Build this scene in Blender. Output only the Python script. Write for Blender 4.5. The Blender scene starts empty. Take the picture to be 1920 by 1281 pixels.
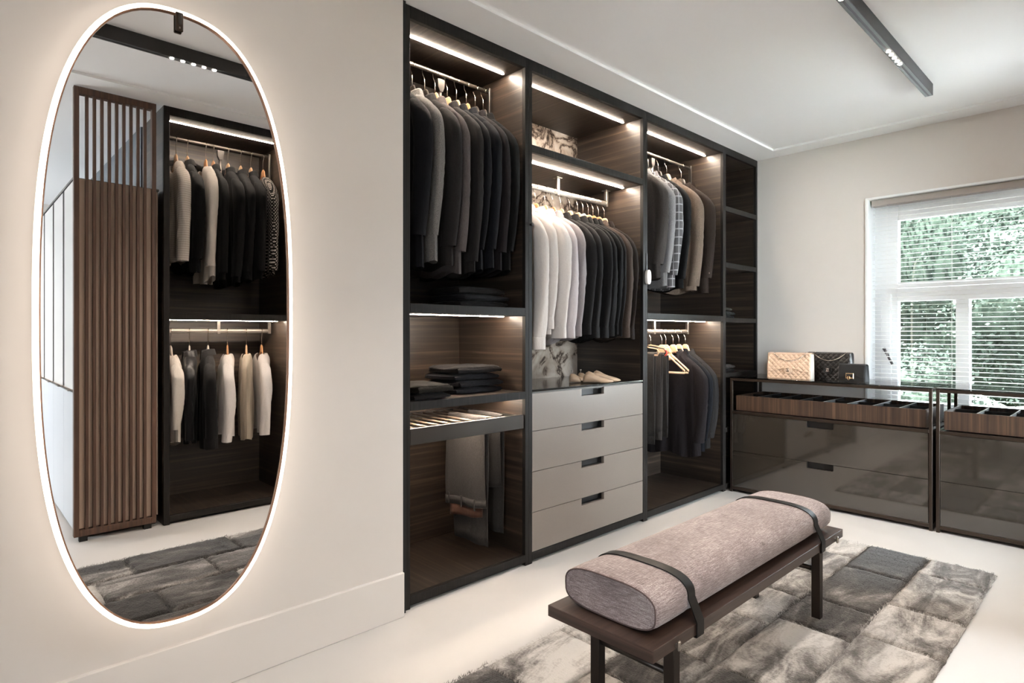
import bpy, math, random
from mathutils import Vector, Matrix, noise
import numpy as np
PI = math.pi
S = bpy.context.scene
COL = S.collection
# ------------------------------------------------------------------ camera, world, light, exposure
F_PX, HOR, VPX = 1124.2, 626.75, 2144.5
th = math.atan2(VPX - 960, F_PX)
cam_d = bpy.data.cameras.new('camera')
cam_d.sensor_width = 36.0
cam_d.lens = F_PX / 1920 * 36.0
cam_d.shift_y = -(640.5 - HOR) / 1920
cam_d.clip_start = 0.02
cam = bpy.data.objects.new('camera', cam_d)
cam.location = (0, 0, 1.18)
cam.rotation_euler = (PI / 2, 0, th - PI / 2)
COL.objects.link(cam)
S.camera = cam

w = bpy.data.worlds.new('sky')
S.world = w
w.use_nodes = True
bg = w.node_tree.nodes['Background']
bg.inputs['Color'].default_value = (0.87, 0.945, 1.0, 1)
bg.inputs['Strength'].default_value = 20.0

def add_light(name, kind, loc, rot, energy, color, **kw):
    d = bpy.data.lights.new(name, kind)
    d.energy = energy
    d.color = color
    for k, v in kw.items():
        setattr(d, k, v)
    o = bpy.data.objects.new(name, d)
    o.location = loc
    o.rotation_euler = rot
    COL.objects.link(o)
    return o
sun = add_light('sun', 'SUN', (6, 4, 8), (0, 0, 0), 150.0, (0.98, 0.98, 1.0), angle=0.02)
sun.rotation_euler = Vector((0.35, -0.12, -0.93)).to_track_quat('-Z', 'Y').to_euler()
WY0, WY1, WZ0, WZ1 = -0.14, 1.363, 0.62, 2.14          # window opening in the right wall
HY0, HY1, HZ0, HZ1 = -3.3, -1.7, 0.7, 2.0               # assumed hall window, unseen, added to bring daylight into the hall
TX0, TX1, TZ0, TZ1 = 3.3, 4.3, 0.12, 2.42              # unseen glazed door opposite the wardrobes, added to brighten the ceiling              
for nm, loc, d, sx, sy in (('window_portal', (5.16, (WY0 + WY1) / 2, (WZ0 + WZ1) / 2), (-1, 0, 0), WY1 - WY0, WZ1 - WZ0),
                           ('added_hall_window_portal', (-3.38, (HY0 + HY1) / 2, (HZ0 + HZ1) / 2), (1, 0, 0), HY1 - HY0, HZ1 - HZ0),
                           ('added_door_portal', ((TX0 + TX1) / 2, -.78, (TZ0 + TZ1) / 2), (0, 1, 0), TX1 - TX0, TZ1 - TZ0)):
    p = add_light(nm, 'AREA', loc, Vector(d).to_track_quat('-Z', 'Z').to_euler(), 1.0, (1, 1, 1), shape='RECTANGLE', size=sx, size_y=sy)
    p.data.cycles.is_portal = True
S.view_settings.view_transform = 'Standard'
S.view_settings.look = 'None'
S.view_settings.gamma = 1.0
S.view_settings.exposure = 1.56
S.view_settings.use_curve_mapping = False
S.cycles.max_bounces = 10
S.cycles.diffuse_bounces = 6
S.cycles.glossy_bounces = 5
S.cycles.transparent_max_bounces = 16
S.cycles.caustics_reflective = False
S.cycles.caustics_refractive = False
S.cycles.sample_clamp_indirect = 6.0

# ------------------------------------------------------------------ mesh helpers
class MB:
    def __init__(s): s.v = []; s.f = []
    def add(s, vs, fs):
        n = len(s.v); s.v += [tuple(p) for p in vs]; s.f += [tuple(i + n for i in f) for f in fs]; return s
    def box(s, a, b, c=0.0):
        x0, y0, z0 = (min(a[i], b[i]) for i in range(3)); x1, y1, z1 = (max(a[i], b[i]) for i in range(3))
        if c <= 0:
            return s.add([(x0,y0,z0),(x1,y0,z0),(x1,y1,z0),(x0,y1,z0),(x0,y0,z1),(x1,y0,z1),(x1,y1,z1),(x0,y1,z1)],
                  [(0,3,2,1),(4,5,6,7),(0,1,5,4),(1,2,6,5),(2,3,7,6),(3,0,4,7)])
        c = min(c, (x1-x0)*.49, (y1-y0)*.49, (z1-z0)*.49)
        vs = []
        ix = {}
        for sx in (0, 1):
            for sy in (0, 1):
                for sz in (0, 1):
                    X = (x0, x1)[sx]; Y = (y0, y1)[sy]; Z = (z0, z1)[sz]
                    dx = c if sx == 0 else -c; dy = c if sy == 0 else -c; dz = c if sz == 0 else -c
                    for k, p in enumerate(((X, Y+dy, Z+dz), (X+dx, Y, Z+dz), (X+dx, Y+dy, Z))):
                        ix[(sx,sy,sz,k)] = len(vs); vs.append(p)
        fs = []
        for q in (0, 1):
            fs.append([ix[(q,a_,b_,0)] for a_, b_ in ((0,0),(1,0),(1,1),(0,1))])
            fs.append([ix[(a_,q,b_,1)] for a_, b_ in ((0,0),(1,0),(1,1),(0,1))])
            fs.append([ix[(a_,b_,q,2)] for a_, b_ in ((0,0),(1,0),(1,1),(0,1))])
        for a_ in (0, 1):
            for b_ in (0, 1):
                fs.append([ix[(a_,b_,0,0)], ix[(a_,b_,1,0)], ix[(a_,b_,1,1)], ix[(a_,b_,0,1)]])
                fs.append([ix[(a_,0,b_,0)], ix[(a_,1,b_,0)], ix[(a_,1,b_,2)], ix[(a_,0,b_,2)]])
                fs.append([ix[(0,a_,b_,1)], ix[(1,a_,b_,1)], ix[(1,a_,b_,2)], ix[(0,a_,b_,2)]])
                for c_ in (0, 1): fs.append([ix[(a_,b_,c_,k)] for k in (0,1,2)])
        return s.add(vs, fs)
    def loft(s, rings, closed=True, cap=True):
        n = len(rings[0]); b = len(s.v)
        for r in rings: s.v += [tuple(p) for p in r]
        m = n if closed else n - 1
        for i in range(len(rings) - 1):
            for j in range(m):
                k = (j + 1) % n
                s.f.append((b+i*n+j, b+i*n+k, b+(i+1)*n+k, b+(i+1)*n+j))
        if cap and closed:
            s.f.append(tuple(b + j for j in range(n))[::-1]); e = b + (len(rings)-1)*n
            s.f.append(tuple(e + j for j in range(n)))
        return s
    def tube(s, pts, r, n=8, cap=True):
        pts = [Vector(p) for p in pts]; rings = []
        t0 = (pts[1] - pts[0]).normalized()
        up = Vector((0, 0, 1)) if abs(t0.z) < .9 else Vector((1, 0, 0))
        nrm = t0.cross(up).normalized()
        for i, p in enumerate(pts):
            t = (pts[min(i+1, len(pts)-1)] - pts[max(i-1, 0)]).normalized()
            nrm = (nrm - t * nrm.dot(t)).normalized(); bn = t.cross(nrm)
            rr = r[i] if isinstance(r, (list, tuple)) else r
            rings.append([p + nrm*rr*math.cos(2*PI*k/n) + bn*rr*math.sin(2*PI*k/n) for k in range(n)])
        return s.loft(rings, True, cap)
    def prism(s, poly, axis, a, b):
        def P(u, v, q): return {'x': (q, u, v), 'y': (u, q, v), 'z': (u, v, q)}[axis]
        n = len(poly)
        return s.add([P(u, v, a) for u, v in poly] + [P(u, v, b) for u, v in poly],
                     [tuple(range(n))[::-1], tuple(range(n, 2*n))] + [(i, (i+1) % n, n+(i+1) % n, n+i) for i in range(n)])
    def grid(s, P):
        r = len(P); c = len(P[0]); b = len(s.v)
        for row in P: s.v += [tuple(p) for p in row]
        for i in range(r-1):
            for j in range(c-1):
                s.f.append((b+i*c+j, b+i*c+j+1, b+(i+1)*c+j+1, b+(i+1)*c+j))
        return s

def build(name, mb, mat, parent=None, smooth=False, world=True, merge=False):
    me = bpy.data.meshes.new(name)
    vs = mb.v
    if parent is not None and world:
        L = parent.get('_o', (0, 0, 0)); vs = [(x-L[0], y-L[1], z-L[2]) for x, y, z in vs]
    me.from_pydata(vs, [], mb.f); me.validate(); me.update()
    import bmesh
    bm = bmesh.new(); bm.from_mesh(me)
    if merge: bmesh.ops.remove_doubles(bm, verts=bm.verts, dist=1e-5)
    bmesh.ops.recalc_face_normals(bm, faces=bm.faces); bm.to_mesh(me); bm.free()
    if smooth:
        me.polygons.foreach_set('use_smooth', [True]*len(me.polygons))
    if mat: me.materials.append(mat)
    o = bpy.data.objects.new(name, me); COL.objects.link(o)
    if parent is not None: o.parent = parent
    return o
def sub(name, mb, mat, part, t, smooth=False):
    o = build(name, mb, mat, t, smooth); o.parent = part; return o
def ang(o, a=0.6):
    o.data.polygons.foreach_set('use_smooth', [True]*len(o.data.polygons))
    try: o.data.set_sharp_from_angle(angle=a)
    except Exception: pass
    return o
def tag(o, label, cat, group=None):
    o['label'] = label; o['category'] = cat
    if group: o['group'] = group
    return o
def struct(o): o['kind'] = 'structure'; return o
def thing(name, loc, label, cat, group=None, rz=0):
    o = bpy.data.objects.new(name, None); COL.objects.link(o)
    o.location = loc; o.rotation_euler = (0, 0, rz); o['_o'] = tuple(loc)
    o.empty_display_size = .05
    return tag(o, label, cat, group)
def share(name, src, loc, parent, rot=None):
    o = bpy.data.objects.new(name, src.data); COL.objects.link(o); o.parent = parent; o.location = loc
    if rot: o.rotation_euler = rot
    return o
def bx(a, b, c=0.0): return MB().box(a, b, c)

# ------------------------------------------------------------------ materials
def mat(name, col, rough=.5, metal=0, **kw):
    m = bpy.data.materials.new(name); m.use_nodes = True
    b = m.node_tree.nodes['Principled BSDF']
    b.inputs['Base Color'].default_value = (*col, 1); b.inputs['Roughness'].default_value = rough; b.inputs['Metallic'].default_value = metal
    for k, v in kw.items(): b.inputs[k].default_value = v
    return m
def nd(m, t, **kw):
    n = m.node_tree.nodes.new(t)
    for k, v in kw.items():
        if k in n.inputs: n.inputs[k].default_value = v
        else: setattr(n, k, v)
    return n
def lk(m, a, b): m.node_tree.links.new(a, b)
def coords(m, scale, kind='Object', rot=(0, 0, 0)):
    tc = nd(m, 'ShaderNodeTexCoord'); mp = nd(m, 'ShaderNodeMapping')
    mp.inputs['Scale'].default_value = scale; mp.inputs['Rotation'].default_value = rot
    lk(m, tc.outputs[kind], mp.inputs['Vector']); return mp.outputs['Vector']
def ramp(m, stops):
    r = nd(m, 'ShaderNodeValToRGB'); e = r.color_ramp.elements
    while len(e) < len(stops): e.new(.5)
    for i, (p, c) in enumerate(stops): e[i].position = p; e[i].color = (*c, 1)
    return r
def noisemat(name, scale, stops, rough=.5, detail=5, nscale=1.0, bump=0.0, bdist=.002, nrough=.6, metal=0, rr=None, dist=0.0, **kw):
    m = mat(name, stops[0][1], rough, metal, **kw); b = m.node_tree.nodes['Principled BSDF']
    v = coords(m, scale)
    n = nd(m, 'ShaderNodeTexNoise', Scale=nscale, Detail=detail, Roughness=nrough, Distortion=dist); lk(m, v, n.inputs['Vector'])
    r = ramp(m, stops); lk(m, n.outputs['Fac'], r.inputs['Fac']); lk(m, r.outputs['Color'], b.inputs['Base Color'])
    if rr:
        q = nd(m, 'ShaderNodeMapRange'); q.inputs['To Min'].default_value = rr[0]; q.inputs['To Max'].default_value = rr[1]
        lk(m, n.outputs['Fac'], q.inputs['Value']); lk(m, q.outputs['Result'], b.inputs['Roughness'])
    if bump:
        u = nd(m, 'ShaderNodeBump', Strength=bump, Distance=bdist); lk(m, n.outputs['Fac'], u.inputs['Height']); lk(m, u.outputs['Normal'], b.inputs['Normal'])
    return m
def emis(name, col, st):
    m = mat(name, (0.8, 0.8, 0.8), .5)
    b = m.node_tree.nodes['Principled BSDF']; b.inputs['Emission Color'].default_value = (*col, 1); b.inputs['Emission Strength'].default_value = st
    return m
def clearglass(name, tint=(1, 1, 1), ior=1.45, rough=.0):
    m = bpy.data.materials.new(name); m.use_nodes = True; nt = m.node_tree; nt.nodes.clear()
    o = nd(m, 'ShaderNodeOutputMaterial'); t = nd(m, 'ShaderNodeBsdfTransparent'); g = nd(m, 'ShaderNodeBsdfGlossy'); x = nd(m, 'ShaderNodeMixShader'); f = nd(m, 'ShaderNodeFresnel', IOR=ior)
    t.inputs['Color'].default_value = (*tint, 1); g.inputs['Roughness'].default_value = rough
    lk(m, f.outputs[0], x.inputs[0]); lk(m, t.outputs[0], x.inputs[1]); lk(m, g.outputs[0], x.inputs[2]); lk(m, x.outputs[0], o.inputs[0])
    return m
WALLC = (0.66, 0.605, 0.56)
M = {}
M['wall'] = noisemat('wall_paint', (1, 1, 1), [(.3, (.70, .662, .630)), (.7, (.72, .682, .650))], .75, nscale=3, bump=.04, bdist=.001)
M['base'] = mat('baseboard_paint', (.725, .69, .66), .6)
M['ceil'] = mat('ceiling_paint', (.95, .95, .955), .8)
M['floor'] = noisemat('poured_floor', (1, 1, 1), [(.3, (.61, .585, .565)), (.7, (.64, .615, .595))], .3, nscale=1.2, rr=(.28, .42))
DW = [(.25, (.009, .0062, .0045)), (.5, (.024, .0162, .0115)), (.62, (.05, .034, .0235)), (.8, (.10, .069, .049))]
M['wood_h'] = noisemat('dark_wood_horizontal_grain', (1.2, 1.2, 55), DW, .42, bump=.15, bdist=.0008)
M['wood_v'] = noisemat('dark_wood_vertical_grain', (60, 60, 1.5), DW, .42, bump=.15, bdist=.0008)
M['wood_d'] = noisemat('dark_wood_depth_grain', (50, 1.2, 1.2), DW, .42, bump=.15, bdist=.0008)
EW = [(.3, (.007, .006, .0053)), (.55, (.012, .0102, .009)), (.75, (.022, .0187, .0165))]
M['edge_v'] = noisemat('wardrobe_frame_edge', (140, 140, 3), EW, .55, bump=.1, bdist=.0005, **{'Specular IOR Level': .2})
M['edge_h'] = noisemat('wardrobe_shelf_edge', (110, 3, 3), EW, .55, bump=.1, bdist=.0005, **{'Specular IOR Level': .2})
M['gap'] = mat('shadow_gap_black', (.006, .006, .006), .8)
M['led'] = emis('warm_led', (1.0, .84, .68), 122.0)
M['ring'] = emis('mirror_led', (1.0, .86, .72), 1.7)
M['spotled'] = emis('spot_led', (1.0, .87, .72), 30.0)
M['mirror'] = mat('mirror_glass', (.93, .93, .93), .0, 1)
M['bronze'] = mat('bronze_metal', (.045, .032, .024), .35, .7)
M['copper'] = mat('copper_rim', (.35, .19, .12), .3, .8)
M['steel'] = mat('brushed_steel', (.36, .325, .29), .35, 1)
M['darksteel'] = mat('dark_metal', (.06, .055, .05), .35, .8)
M['black'] = mat('black_metal', (.012, .011, .011), .45, .2)
M['track'] = mat('track_black', (.018, .017, .017), .5)
M['trackin'] = mat('track_underside', (.09, .095, .10), .4, .3)
M['drawer'] = noisemat('taupe_lacquer', (1, 1, 1), [(.3, (.180, .152, .131)), (.7, (.198, .168, .146))], .38, nscale=220, bump=.05, bdist=.0004)
M['smoke'] = mat('smoked_glass_front', (.034, .028, .022), .06, 0, **{'IOR': 1.8})
M['darkglass'] = mat('dark_glass_top', (.010, .0085, .008), .10, 0, **{'Specular IOR Level': .7})
M['traywood'] = noisemat('walnut_tray_front', (70, 70, 1.0), [(.3, (.022, .012, .008)), (.52, (.048, .027, .017)), (.66, (.095, .055, .034)), (.85, (.2, .11, .06))], .4, bump=.1, bdist=.0005)
M['tray_in'] = mat('tray_lining', (.012, .012, .013), .6)
M['glass'] = clearglass('clear_glass', (.95, .97, .98), 1.5)
M['topglass'] = clearglass('counter_glass', (.80, .80, .80), 1.6, .01)
M['slat'] = noisemat('walnut_slat', (60, 60, 2.0), [(.3, (.045, .021, .012)), (.55, (.095, .046, .027)), (.8, (.16, .082, .048))], .5, bump=.1, bdist=.0005)
M['taupe_panel'] = mat('taupe_back_panel', (.52, .39, .30), .6)
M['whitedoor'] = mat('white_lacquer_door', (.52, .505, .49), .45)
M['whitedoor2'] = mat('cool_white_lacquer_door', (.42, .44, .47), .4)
M['hallpanel'] = mat('grey_blue_panel', (.11, .125, .14), .45)
M['frame_white'] = mat('window_frame_white', (.90, .91, .92), .4)
M['blind'] = mat('blind_slat_white', (.93, .93, .93), .45)
M['handle'] = mat('window_handle', (.12, .11, .11), .35, .8)
M['plastic'] = mat('white_plastic', (.78, .74, .70), .4)
M['hangwood'] = noisemat('pale_beech', (6, 6, 40), [(.3, (.50, .30, .17)), (.7, (.66, .43, .27))], .38)
M['hangwood2'] = noisemat('orange_beech', (6, 6, 40), [(.3, (.42, .19, .08)), (.7, (.56, .29, .14))], .35)
M['hangdark'] = mat('dark_hanger', (.03, .024, .02), .35)
M['hangwhite'] = mat('white_hanger', (.75, .68, .6), .4)
M['wire'] = mat('hook_wire', (.62, .55, .48), .25, 1)
M['rodwhite'] = mat('bronze_rod', (.16, .12, .09), .4, .6)
M['red'] = mat('red_clip', (.45, .06, .04), .45)
def marble():
    m = mat('marble_panel', (.6, .5, .42), .25); b = m.node_tree.nodes['Principled BSDF']
    v = coords(m, (1, 1, 1))
    n1 = nd(m, 'ShaderNodeTexNoise', Scale=5.0, Detail=8, Roughness=.62, Distortion=.9); lk(m, v, n1.inputs['Vector'])
    n2 = nd(m, 'ShaderNodeTexNoise', Scale=2.2, Detail=4, Roughness=.55, Distortion=.6); lk(m, v, n2.inputs['Vector'])
    a = nd(m, 'ShaderNodeMath', operation='SUBTRACT'); lk(m, n1.outputs['Fac'], a.inputs[0]); a.inputs[1].default_value = .5
    c = nd(m, 'ShaderNodeMath', operation='ABSOLUTE'); lk(m, a.outputs[0], c.inputs[0])
    r = ramp(m, [(0, (.03, .022, .018)), (.022, (.16, .12, .095)), (.06, (.42, .35, .29)), (.2, (.54, .47, .41))]); lk(m, c.outputs[0], r.inputs['Fac'])
    r2 = ramp(m, [(.46, (1, 1, 1)), (.60, (.38, .32, .28)), (.7, (.14, .11, .09))]); lk(m, n2.outputs['Fac'], r2.inputs['Fac'])
    x = nd(m, 'ShaderNodeMix', data_type='RGBA', blend_type='MULTIPLY'); x.inputs[0].default_value = .85
    lk(m, r.outputs['Color'], x.inputs[6]); lk(m, r2.outputs['Color'], x.inputs[7]); lk(m, x.outputs[2], b.inputs['Base Color'])
    return m
M['marble'] = marble()
def fabric(name, c, var=.25, kind='plain', rough=.85, c2=None, sheen=.03, ws=420):
    if max(c) < .065: c = tuple(x*.25 for x in c)
    elif max(c) < .25: c = tuple(x*.38 for x in c); c2 = tuple(x*.52 for x in c2) if c2 else None
    else: c = tuple(x*.85 for x in c)
    m = mat(name, c, rough); b = m.node_tree.nodes['Principled BSDF']
    b.inputs['Sheen Weight'].default_value = sheen; b.inputs['Sheen Roughness'].default_value = .5
    b.inputs['Specular IOR Level'].default_value = .12
    lo = tuple(x*(1-var) for x in c); hi = tuple(min(1, x*(1+var)) for x in c)
    if kind == 'tweed':
        v = coords(m, (1, 1, 1)); n = nd(m, 'ShaderNodeTexNoise', Scale=480, Detail=3, Roughness=.8); lk(m, v, n.inputs['Vector'])
        r = ramp(m, [(.36, c), (.62, c2)]); lk(m, n.outputs['Fac'], r.inputs['Fac']); out = r.outputs['Color']
    elif kind in ('check', 'dots', 'seersucker'):
        tc = nd(m, 'ShaderNodeTexCoord'); sp = nd(m, 'ShaderNodeSeparateXYZ'); lk(m, tc.outputs['Object'], sp.inputs[0])
        def stripes(sock, f, thr, off=0.0):
            a = nd(m, 'ShaderNodeMath', operation='MULTIPLY_ADD'); a.inputs[1].default_value = f; a.inputs[2].default_value = off; lk(m, sock, a.inputs[0])
            q = nd(m, 'ShaderNodeMath', operation='FRACT'); lk(m, a.outputs[0], q.inputs[0])
            g = nd(m, 'ShaderNodeMath', operation='GREATER_THAN'); g.inputs[1].default_value = thr; lk(m, q.outputs[0], g.inputs[0]); return g.outputs[0]
        xy = nd(m, 'ShaderNodeMath', operation='ADD'); lk(m, sp.outputs['X'], xy.inputs[0]); lk(m, sp.outputs['Y'], xy.inputs[1])
        def op(o, a, bb):
            k = nd(m, 'ShaderNodeMath', operation=o)
            lk(m, a, k.inputs[0])
            if isinstance(bb, (int, float)): k.inputs[1].default_value = bb
            else: lk(m, bb, k.inputs[1])
            return k.outputs[0]
        if kind == 'check':
            fac = op('ADD', op('MULTIPLY', op('MAXIMUM', stripes(xy.outputs[0], 22, .86), stripes(sp.outputs['Z'], 18, .86)), .6), op('MULTIPLY', op('MAXIMUM', stripes(xy.outputs[0], 110, .55), stripes(sp.outputs['Z'], 110, .55)), .3))
        elif kind == 'seersucker':
            fac = op('MULTIPLY', stripes(sp.outputs['Z'], 70, .62), .8)
        else:
            s1 = op('ADD', xy.outputs[0], sp.outputs['Z']); s2 = op('SUBTRACT', xy.outputs[0], sp.outputs['Z'])
            fac = op('MULTIPLY', stripes(s1, 42, .45), stripes(s2, 42, .45))
        x = nd(m, 'ShaderNodeMix', data_type='RGBA'); lk(m, fac, x.inputs[0]); x.inputs[6].default_value = (*c, 1); x.inputs[7].default_value = (*c2, 1); out = x.outputs[2]
    else:
        v = coords(m, (1, 1, .35)); n = nd(m, 'ShaderNodeTexNoise', Scale=300, Detail=3, Roughness=.7); lk(m, v, n.inputs['Vector'])
        r = ramp(m, [(.3, lo), (.7, hi)]); lk(m, n.outputs['Fac'], r.inputs['Fac']); out = r.outputs['Color']
    lk(m, out, b.inputs['Base Color'])
    v2 = coords(m, (1, 1, .30)); n2 = nd(m, 'ShaderNodeTexNoise', Scale=20, Detail=5, Roughness=.6, Distortion=.4); lk(m, v2, n2.inputs['Vector'])
    n3 = nd(m, 'ShaderNodeTexNoise', Scale=ws, Detail=1); v3 = coords(m, (1, 1, 1)); lk(m, v3, n3.inputs['Vector'])
    u1 = nd(m, 'ShaderNodeBump', Strength=.5, Distance=.012); lk(m, n2.outputs['Fac'], u1.inputs['Height'])
    u2 = nd(m, 'ShaderNodeBump', Strength=.25, Distance=.0008); lk(m, n3.outputs['Fac'], u2.inputs['Height']); lk(m, u1.outputs['Normal'], u2.inputs['Normal'])
    lk(m, u2.outputs['Normal'], b.inputs['Normal'])
    return m
FB = dict(
    navy=fabric('navy_wool', (.018, .019, .026)), tweed=fabric('grey_tweed', (.095, .09, .09), kind='tweed', c2=(.46, .44, .42)),
    charcoal=fabric('charcoal_wool', (.060, .055, .055)), greymauve=fabric('grey_mauve_wool', (.20, .172, .170)),
    black=fabric('black_wool', (.010, .0098, .0105)), ink=fabric('ink_blue_wool', (.016, .019, .028)), plum=fabric('dark_plum_wool', (.038, .030, .034)),
    white=fabric('white_cotton', (.72, .67, .64), .06), lilac=fabric('pale_lilac_cotton', (.58, .53, .54), .06), lightgrey=fabric('light_grey_cotton', (.30, .27, .28), .1),
    slate=fabric('slate_cotton', (.040, .037, .038), .2), coal=fabric('coal_denim', (.026, .024, .025), .2), brown=fabric('brown_corduroy', (.12, .085, .068), .25), dkbrown=fabric('dark_brown_wool', (.050, .034, .027)),
    herring=fabric('light_grey_herringbone', (.19, .18, .18), kind='tweed', c2=(.50, .49, .49)), check=fabric('grey_check_wool', (.055, .050, .050), kind='check', c2=(.36, .35, .36)),
    linen=fabric('brown_linen', (.10, .072, .054), kind='tweed', c2=(.33, .245, .185)), umber=fabric('umber_wool', (.060, .038, .028)), taupegrey=fabric('taupe_grey_wool', (.10, .085, .078)),
    cream=fabric('cream_cotton', (.66, .60, .54), .06), seer=fabric('cream_textured_cotton', (.62, .56, .50), kind='seersucker', c2=(.38, .34, .30)),
    satin=fabric('black_satin', (.012, .011, .013), rough=.35), silk=fabric('taupe_silk', (.34, .285, .225), .05, rough=.42), dots=fabric('houndstooth_cloth', (.03, .027, .025), kind='dots', c2=(.42, .38, .34)),
    knit=fabric('dark_knit', (.030, .025, .025), .3, ws=250), knit2=fabric('olive_brown_knit', (.030, .025, .018), .3, ws=250), knit3=fabric('green_grey_knit', (.045, .05, .046), .3, ws=250), knit4=fabric('slate_blue_knit', (.030, .029, .036), .3, ws=250),
    trouser=fabric('grey_flannel', (.135, .122, .114)), trouser2=fabric('dark_grey_flannel', (.09, .082, .077)), lining=fabric('rust_lining', (.24, .12, .085), rough=.5))
M['button'] = mat('horn_button', (.09, .065, .05), .3)

# ------------------------------------------------------------------ room shell
YW, XW = 2.165, 4.81           # wardrobe face plane, window wall plane
CZ, BZ = 2.605, 2.59           # ceiling centre and lower perimeter border
fl = struct(build('floor', bx((-3.2, -4.2, -.1), (5.1, 2.9, 0)), M['floor']))
def wall(name, mb, m='wall'): return struct(build(name, mb, M[m]))
wall('wall_left', bx((-3.2, 2.135, 0), (1.397, 2.9, 2.75)))
wall('wall_back', bx((1.397, 2.74, 0), (5.1, 2.9, 2.75)))
m = MB()
m.box((XW, -4.2, 0), (5.11, 2.74, WZ0)).box((XW, -4.2, WZ1), (5.11, 2.74, 2.75)).box((XW, WY1, WZ0), (5.11, 2.74, WZ1)).box((XW, -4.2, WZ0), (5.11, WY0, WZ1))
wall('wall_right', m)
m = MB()
m.box((1.815, -.75, 0), (TX0, -.01, 2.75)).box((TX1, -.75, 0), (XW, -.01, 2.75)).box((TX0, -.75, TZ1), (TX1, -.01, 2.75)).box((TX0, -.75, 0), (TX1, -.01, TZ0))
wall('wall_front', m)
dn = bpy.data.objects.new('added_terrace_door', None); COL.objects.link(dn); dn.location = ((TX0 + TX1)/2, -.6, TZ0); dn['_o'] = tuple(dn.location); struct(dn)  # made-up glazed door, out of view, lets extra daylight in
M['frame_white'] = mat('window_frame_white', (.90, .91, .92), .4)
M['glass'] = clearglass('clear_glass', (.95, .97, .98), 1.5)
m = MB()
for a, b in ((TX0, TX0 + .07), ((TX0 + TX1)/2 - .05, (TX0 + TX1)/2 + .05), (TX1 - .07, TX1)): m.box((a, -.63, TZ0), (b, -.57, TZ1))
m.box((TX0, -.63, TZ0), (TX1, -.57, TZ0 + .08)).box((TX0, -.63, TZ1 - .08), (TX1, -.57, TZ1))
build('added_door_frame', m, M['frame_white'], dn)
build('pane', bx((TX0 + .06, -.603, TZ0 + .06), (TX1 - .06, -.597, TZ1 - .06)), M['glass'], dn)
wall('wall_hall_side', bx((.985, -4.2, 0), (1.1, -.60, 2.75)), 'hallpanel')
wall('wall_hall_end', bx((-3.2, -4.35, 0), (.985, -4.15, 2.75)))
m = MB()
m.box((-3.35, -4.35, 0), (-3.2, 2.9, HZ0)).box((-3.35, -4.35, HZ1), (-3.2, 2.9, 2.75)).box((-3.35, -4.35, HZ0), (-3.2, HY0, HZ1)).box((-3.35, HY1, HZ0), (-3.2, 2.9, HZ1))
wall('wall_hall_left', m)
struct(build('ceiling', bx((-3.35, -4.35, CZ), (5.11, 2.9, 2.85)), M['ceil']))
m = MB()
m.box((-3.2, 1.965, BZ), (4.64, 2.74, CZ + .01)).box((4.64, -.02, BZ), (XW, 2.74, CZ + .01)).box((1.0, -.02, BZ), (4.64, .165, CZ + .01)).box((.50, -.02, BZ), (1.0, .165, CZ + .01))
struct(build('trim_1', m, M['ceil']))
struct(build('baseboard_left', bx((-3.2, 2.122, 0), (1.397, 2.14, .186), .003), M['base']))
struct(build('baseboard_front', bx((1.83, -.012, 0), (4.2, .004, .186), .003), M['base']))
struct(build('trim_2', bx((1.396, 2.15, 0), (1.421, 2.6, BZ)), M['gap']))
# assumed hall window, out of view, added for its daylight
hw = bpy.data.objects.new('added_hall_window', None); COL.objects.link(hw); hw.location = (-3.28, (HY0 + HY1)/2, HZ0); hw['_o'] = tuple(hw.location); struct(hw)
m = MB(); m.box((-3.31, HY0, HZ0), (-3.25, HY1, HZ0 + .06)).box((-3.31, HY0, HZ1 - .06), (-3.25, HY1, HZ1)).box((-3.31, HY0, HZ0), (-3.25, HY0 + .06, HZ1)).box((-3.31, HY1 - .06, HZ0), (-3.25, HY1, HZ1)).box((-3.31, (HY0 + HY1)/2 - .03, HZ0), (-3.25, (HY0 + HY1)/2 + .03, HZ1))
build('window_frame', m, M['frame_white'], hw)
build('pane', bx((-3.283, HY0 + .05, HZ0 + .05), (-3.277, HY1 - .05, HZ1 - .05)), M['glass'], hw)

# ------------------------------------------------------------------ window in the right wall
wn = bpy.data.objects.new('window_1', None); COL.objects.link(wn); wn.location = (4.95, .6, WZ0); wn['_o'] = (4.95, .6, WZ0); struct(wn)
FX0, FX1 = 4.97, 5.04
g1, g0 = 1.215, 0.02        # glass sides
build('window_frame', MB().box((FX0, g1, WZ0), (FX1, WY1, WZ1), .004), M['frame_white'], wn)
build('window_frame', MB().box((FX0, WY0, WZ0), (FX1, g0, WZ1), .004), M['frame_white'], wn)
build('window_frame', MB().box((FX0, g0, 2.0), (FX1, g1, WZ1), .004), M['frame_white'], wn)
build('window_frame', MB().box((FX0, g0, WZ0), (FX1, g1, .70), .004), M['frame_white'], wn)
build('transom', MB().box((FX0 - .02, g0, 1.415), (FX1, g1, 1.55), .004), M['frame_white'], wn)
build('mullion', MB().box((FX0 - .01, .80, .70), (FX1, .875, 1.415), .004), M['frame_white'], wn)
build('sash_moulding', MB().box((FX0 - .03, g1 + .035, .68), (FX0, g1 + .10, 1.47), .006), M['frame_white'], wn)
build('pane', bx((5.0, g0, 1.55), (5.006, g1, 2.0)), M['glass'], wn)
build('pane', bx((5.0, .875, .70), (5.006, g1, 1.415)), M['glass'], wn)
build('pane', bx((5.0, g0, .70), (5.006, .80, 1.415)), M['glass'], wn)
build('window_sill', bx((XW - .005, WY0, WZ0 - .02), (FX0, WY1, WZ0 + .005), .004), M['frame_white'], wn)
m = MB()
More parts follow.
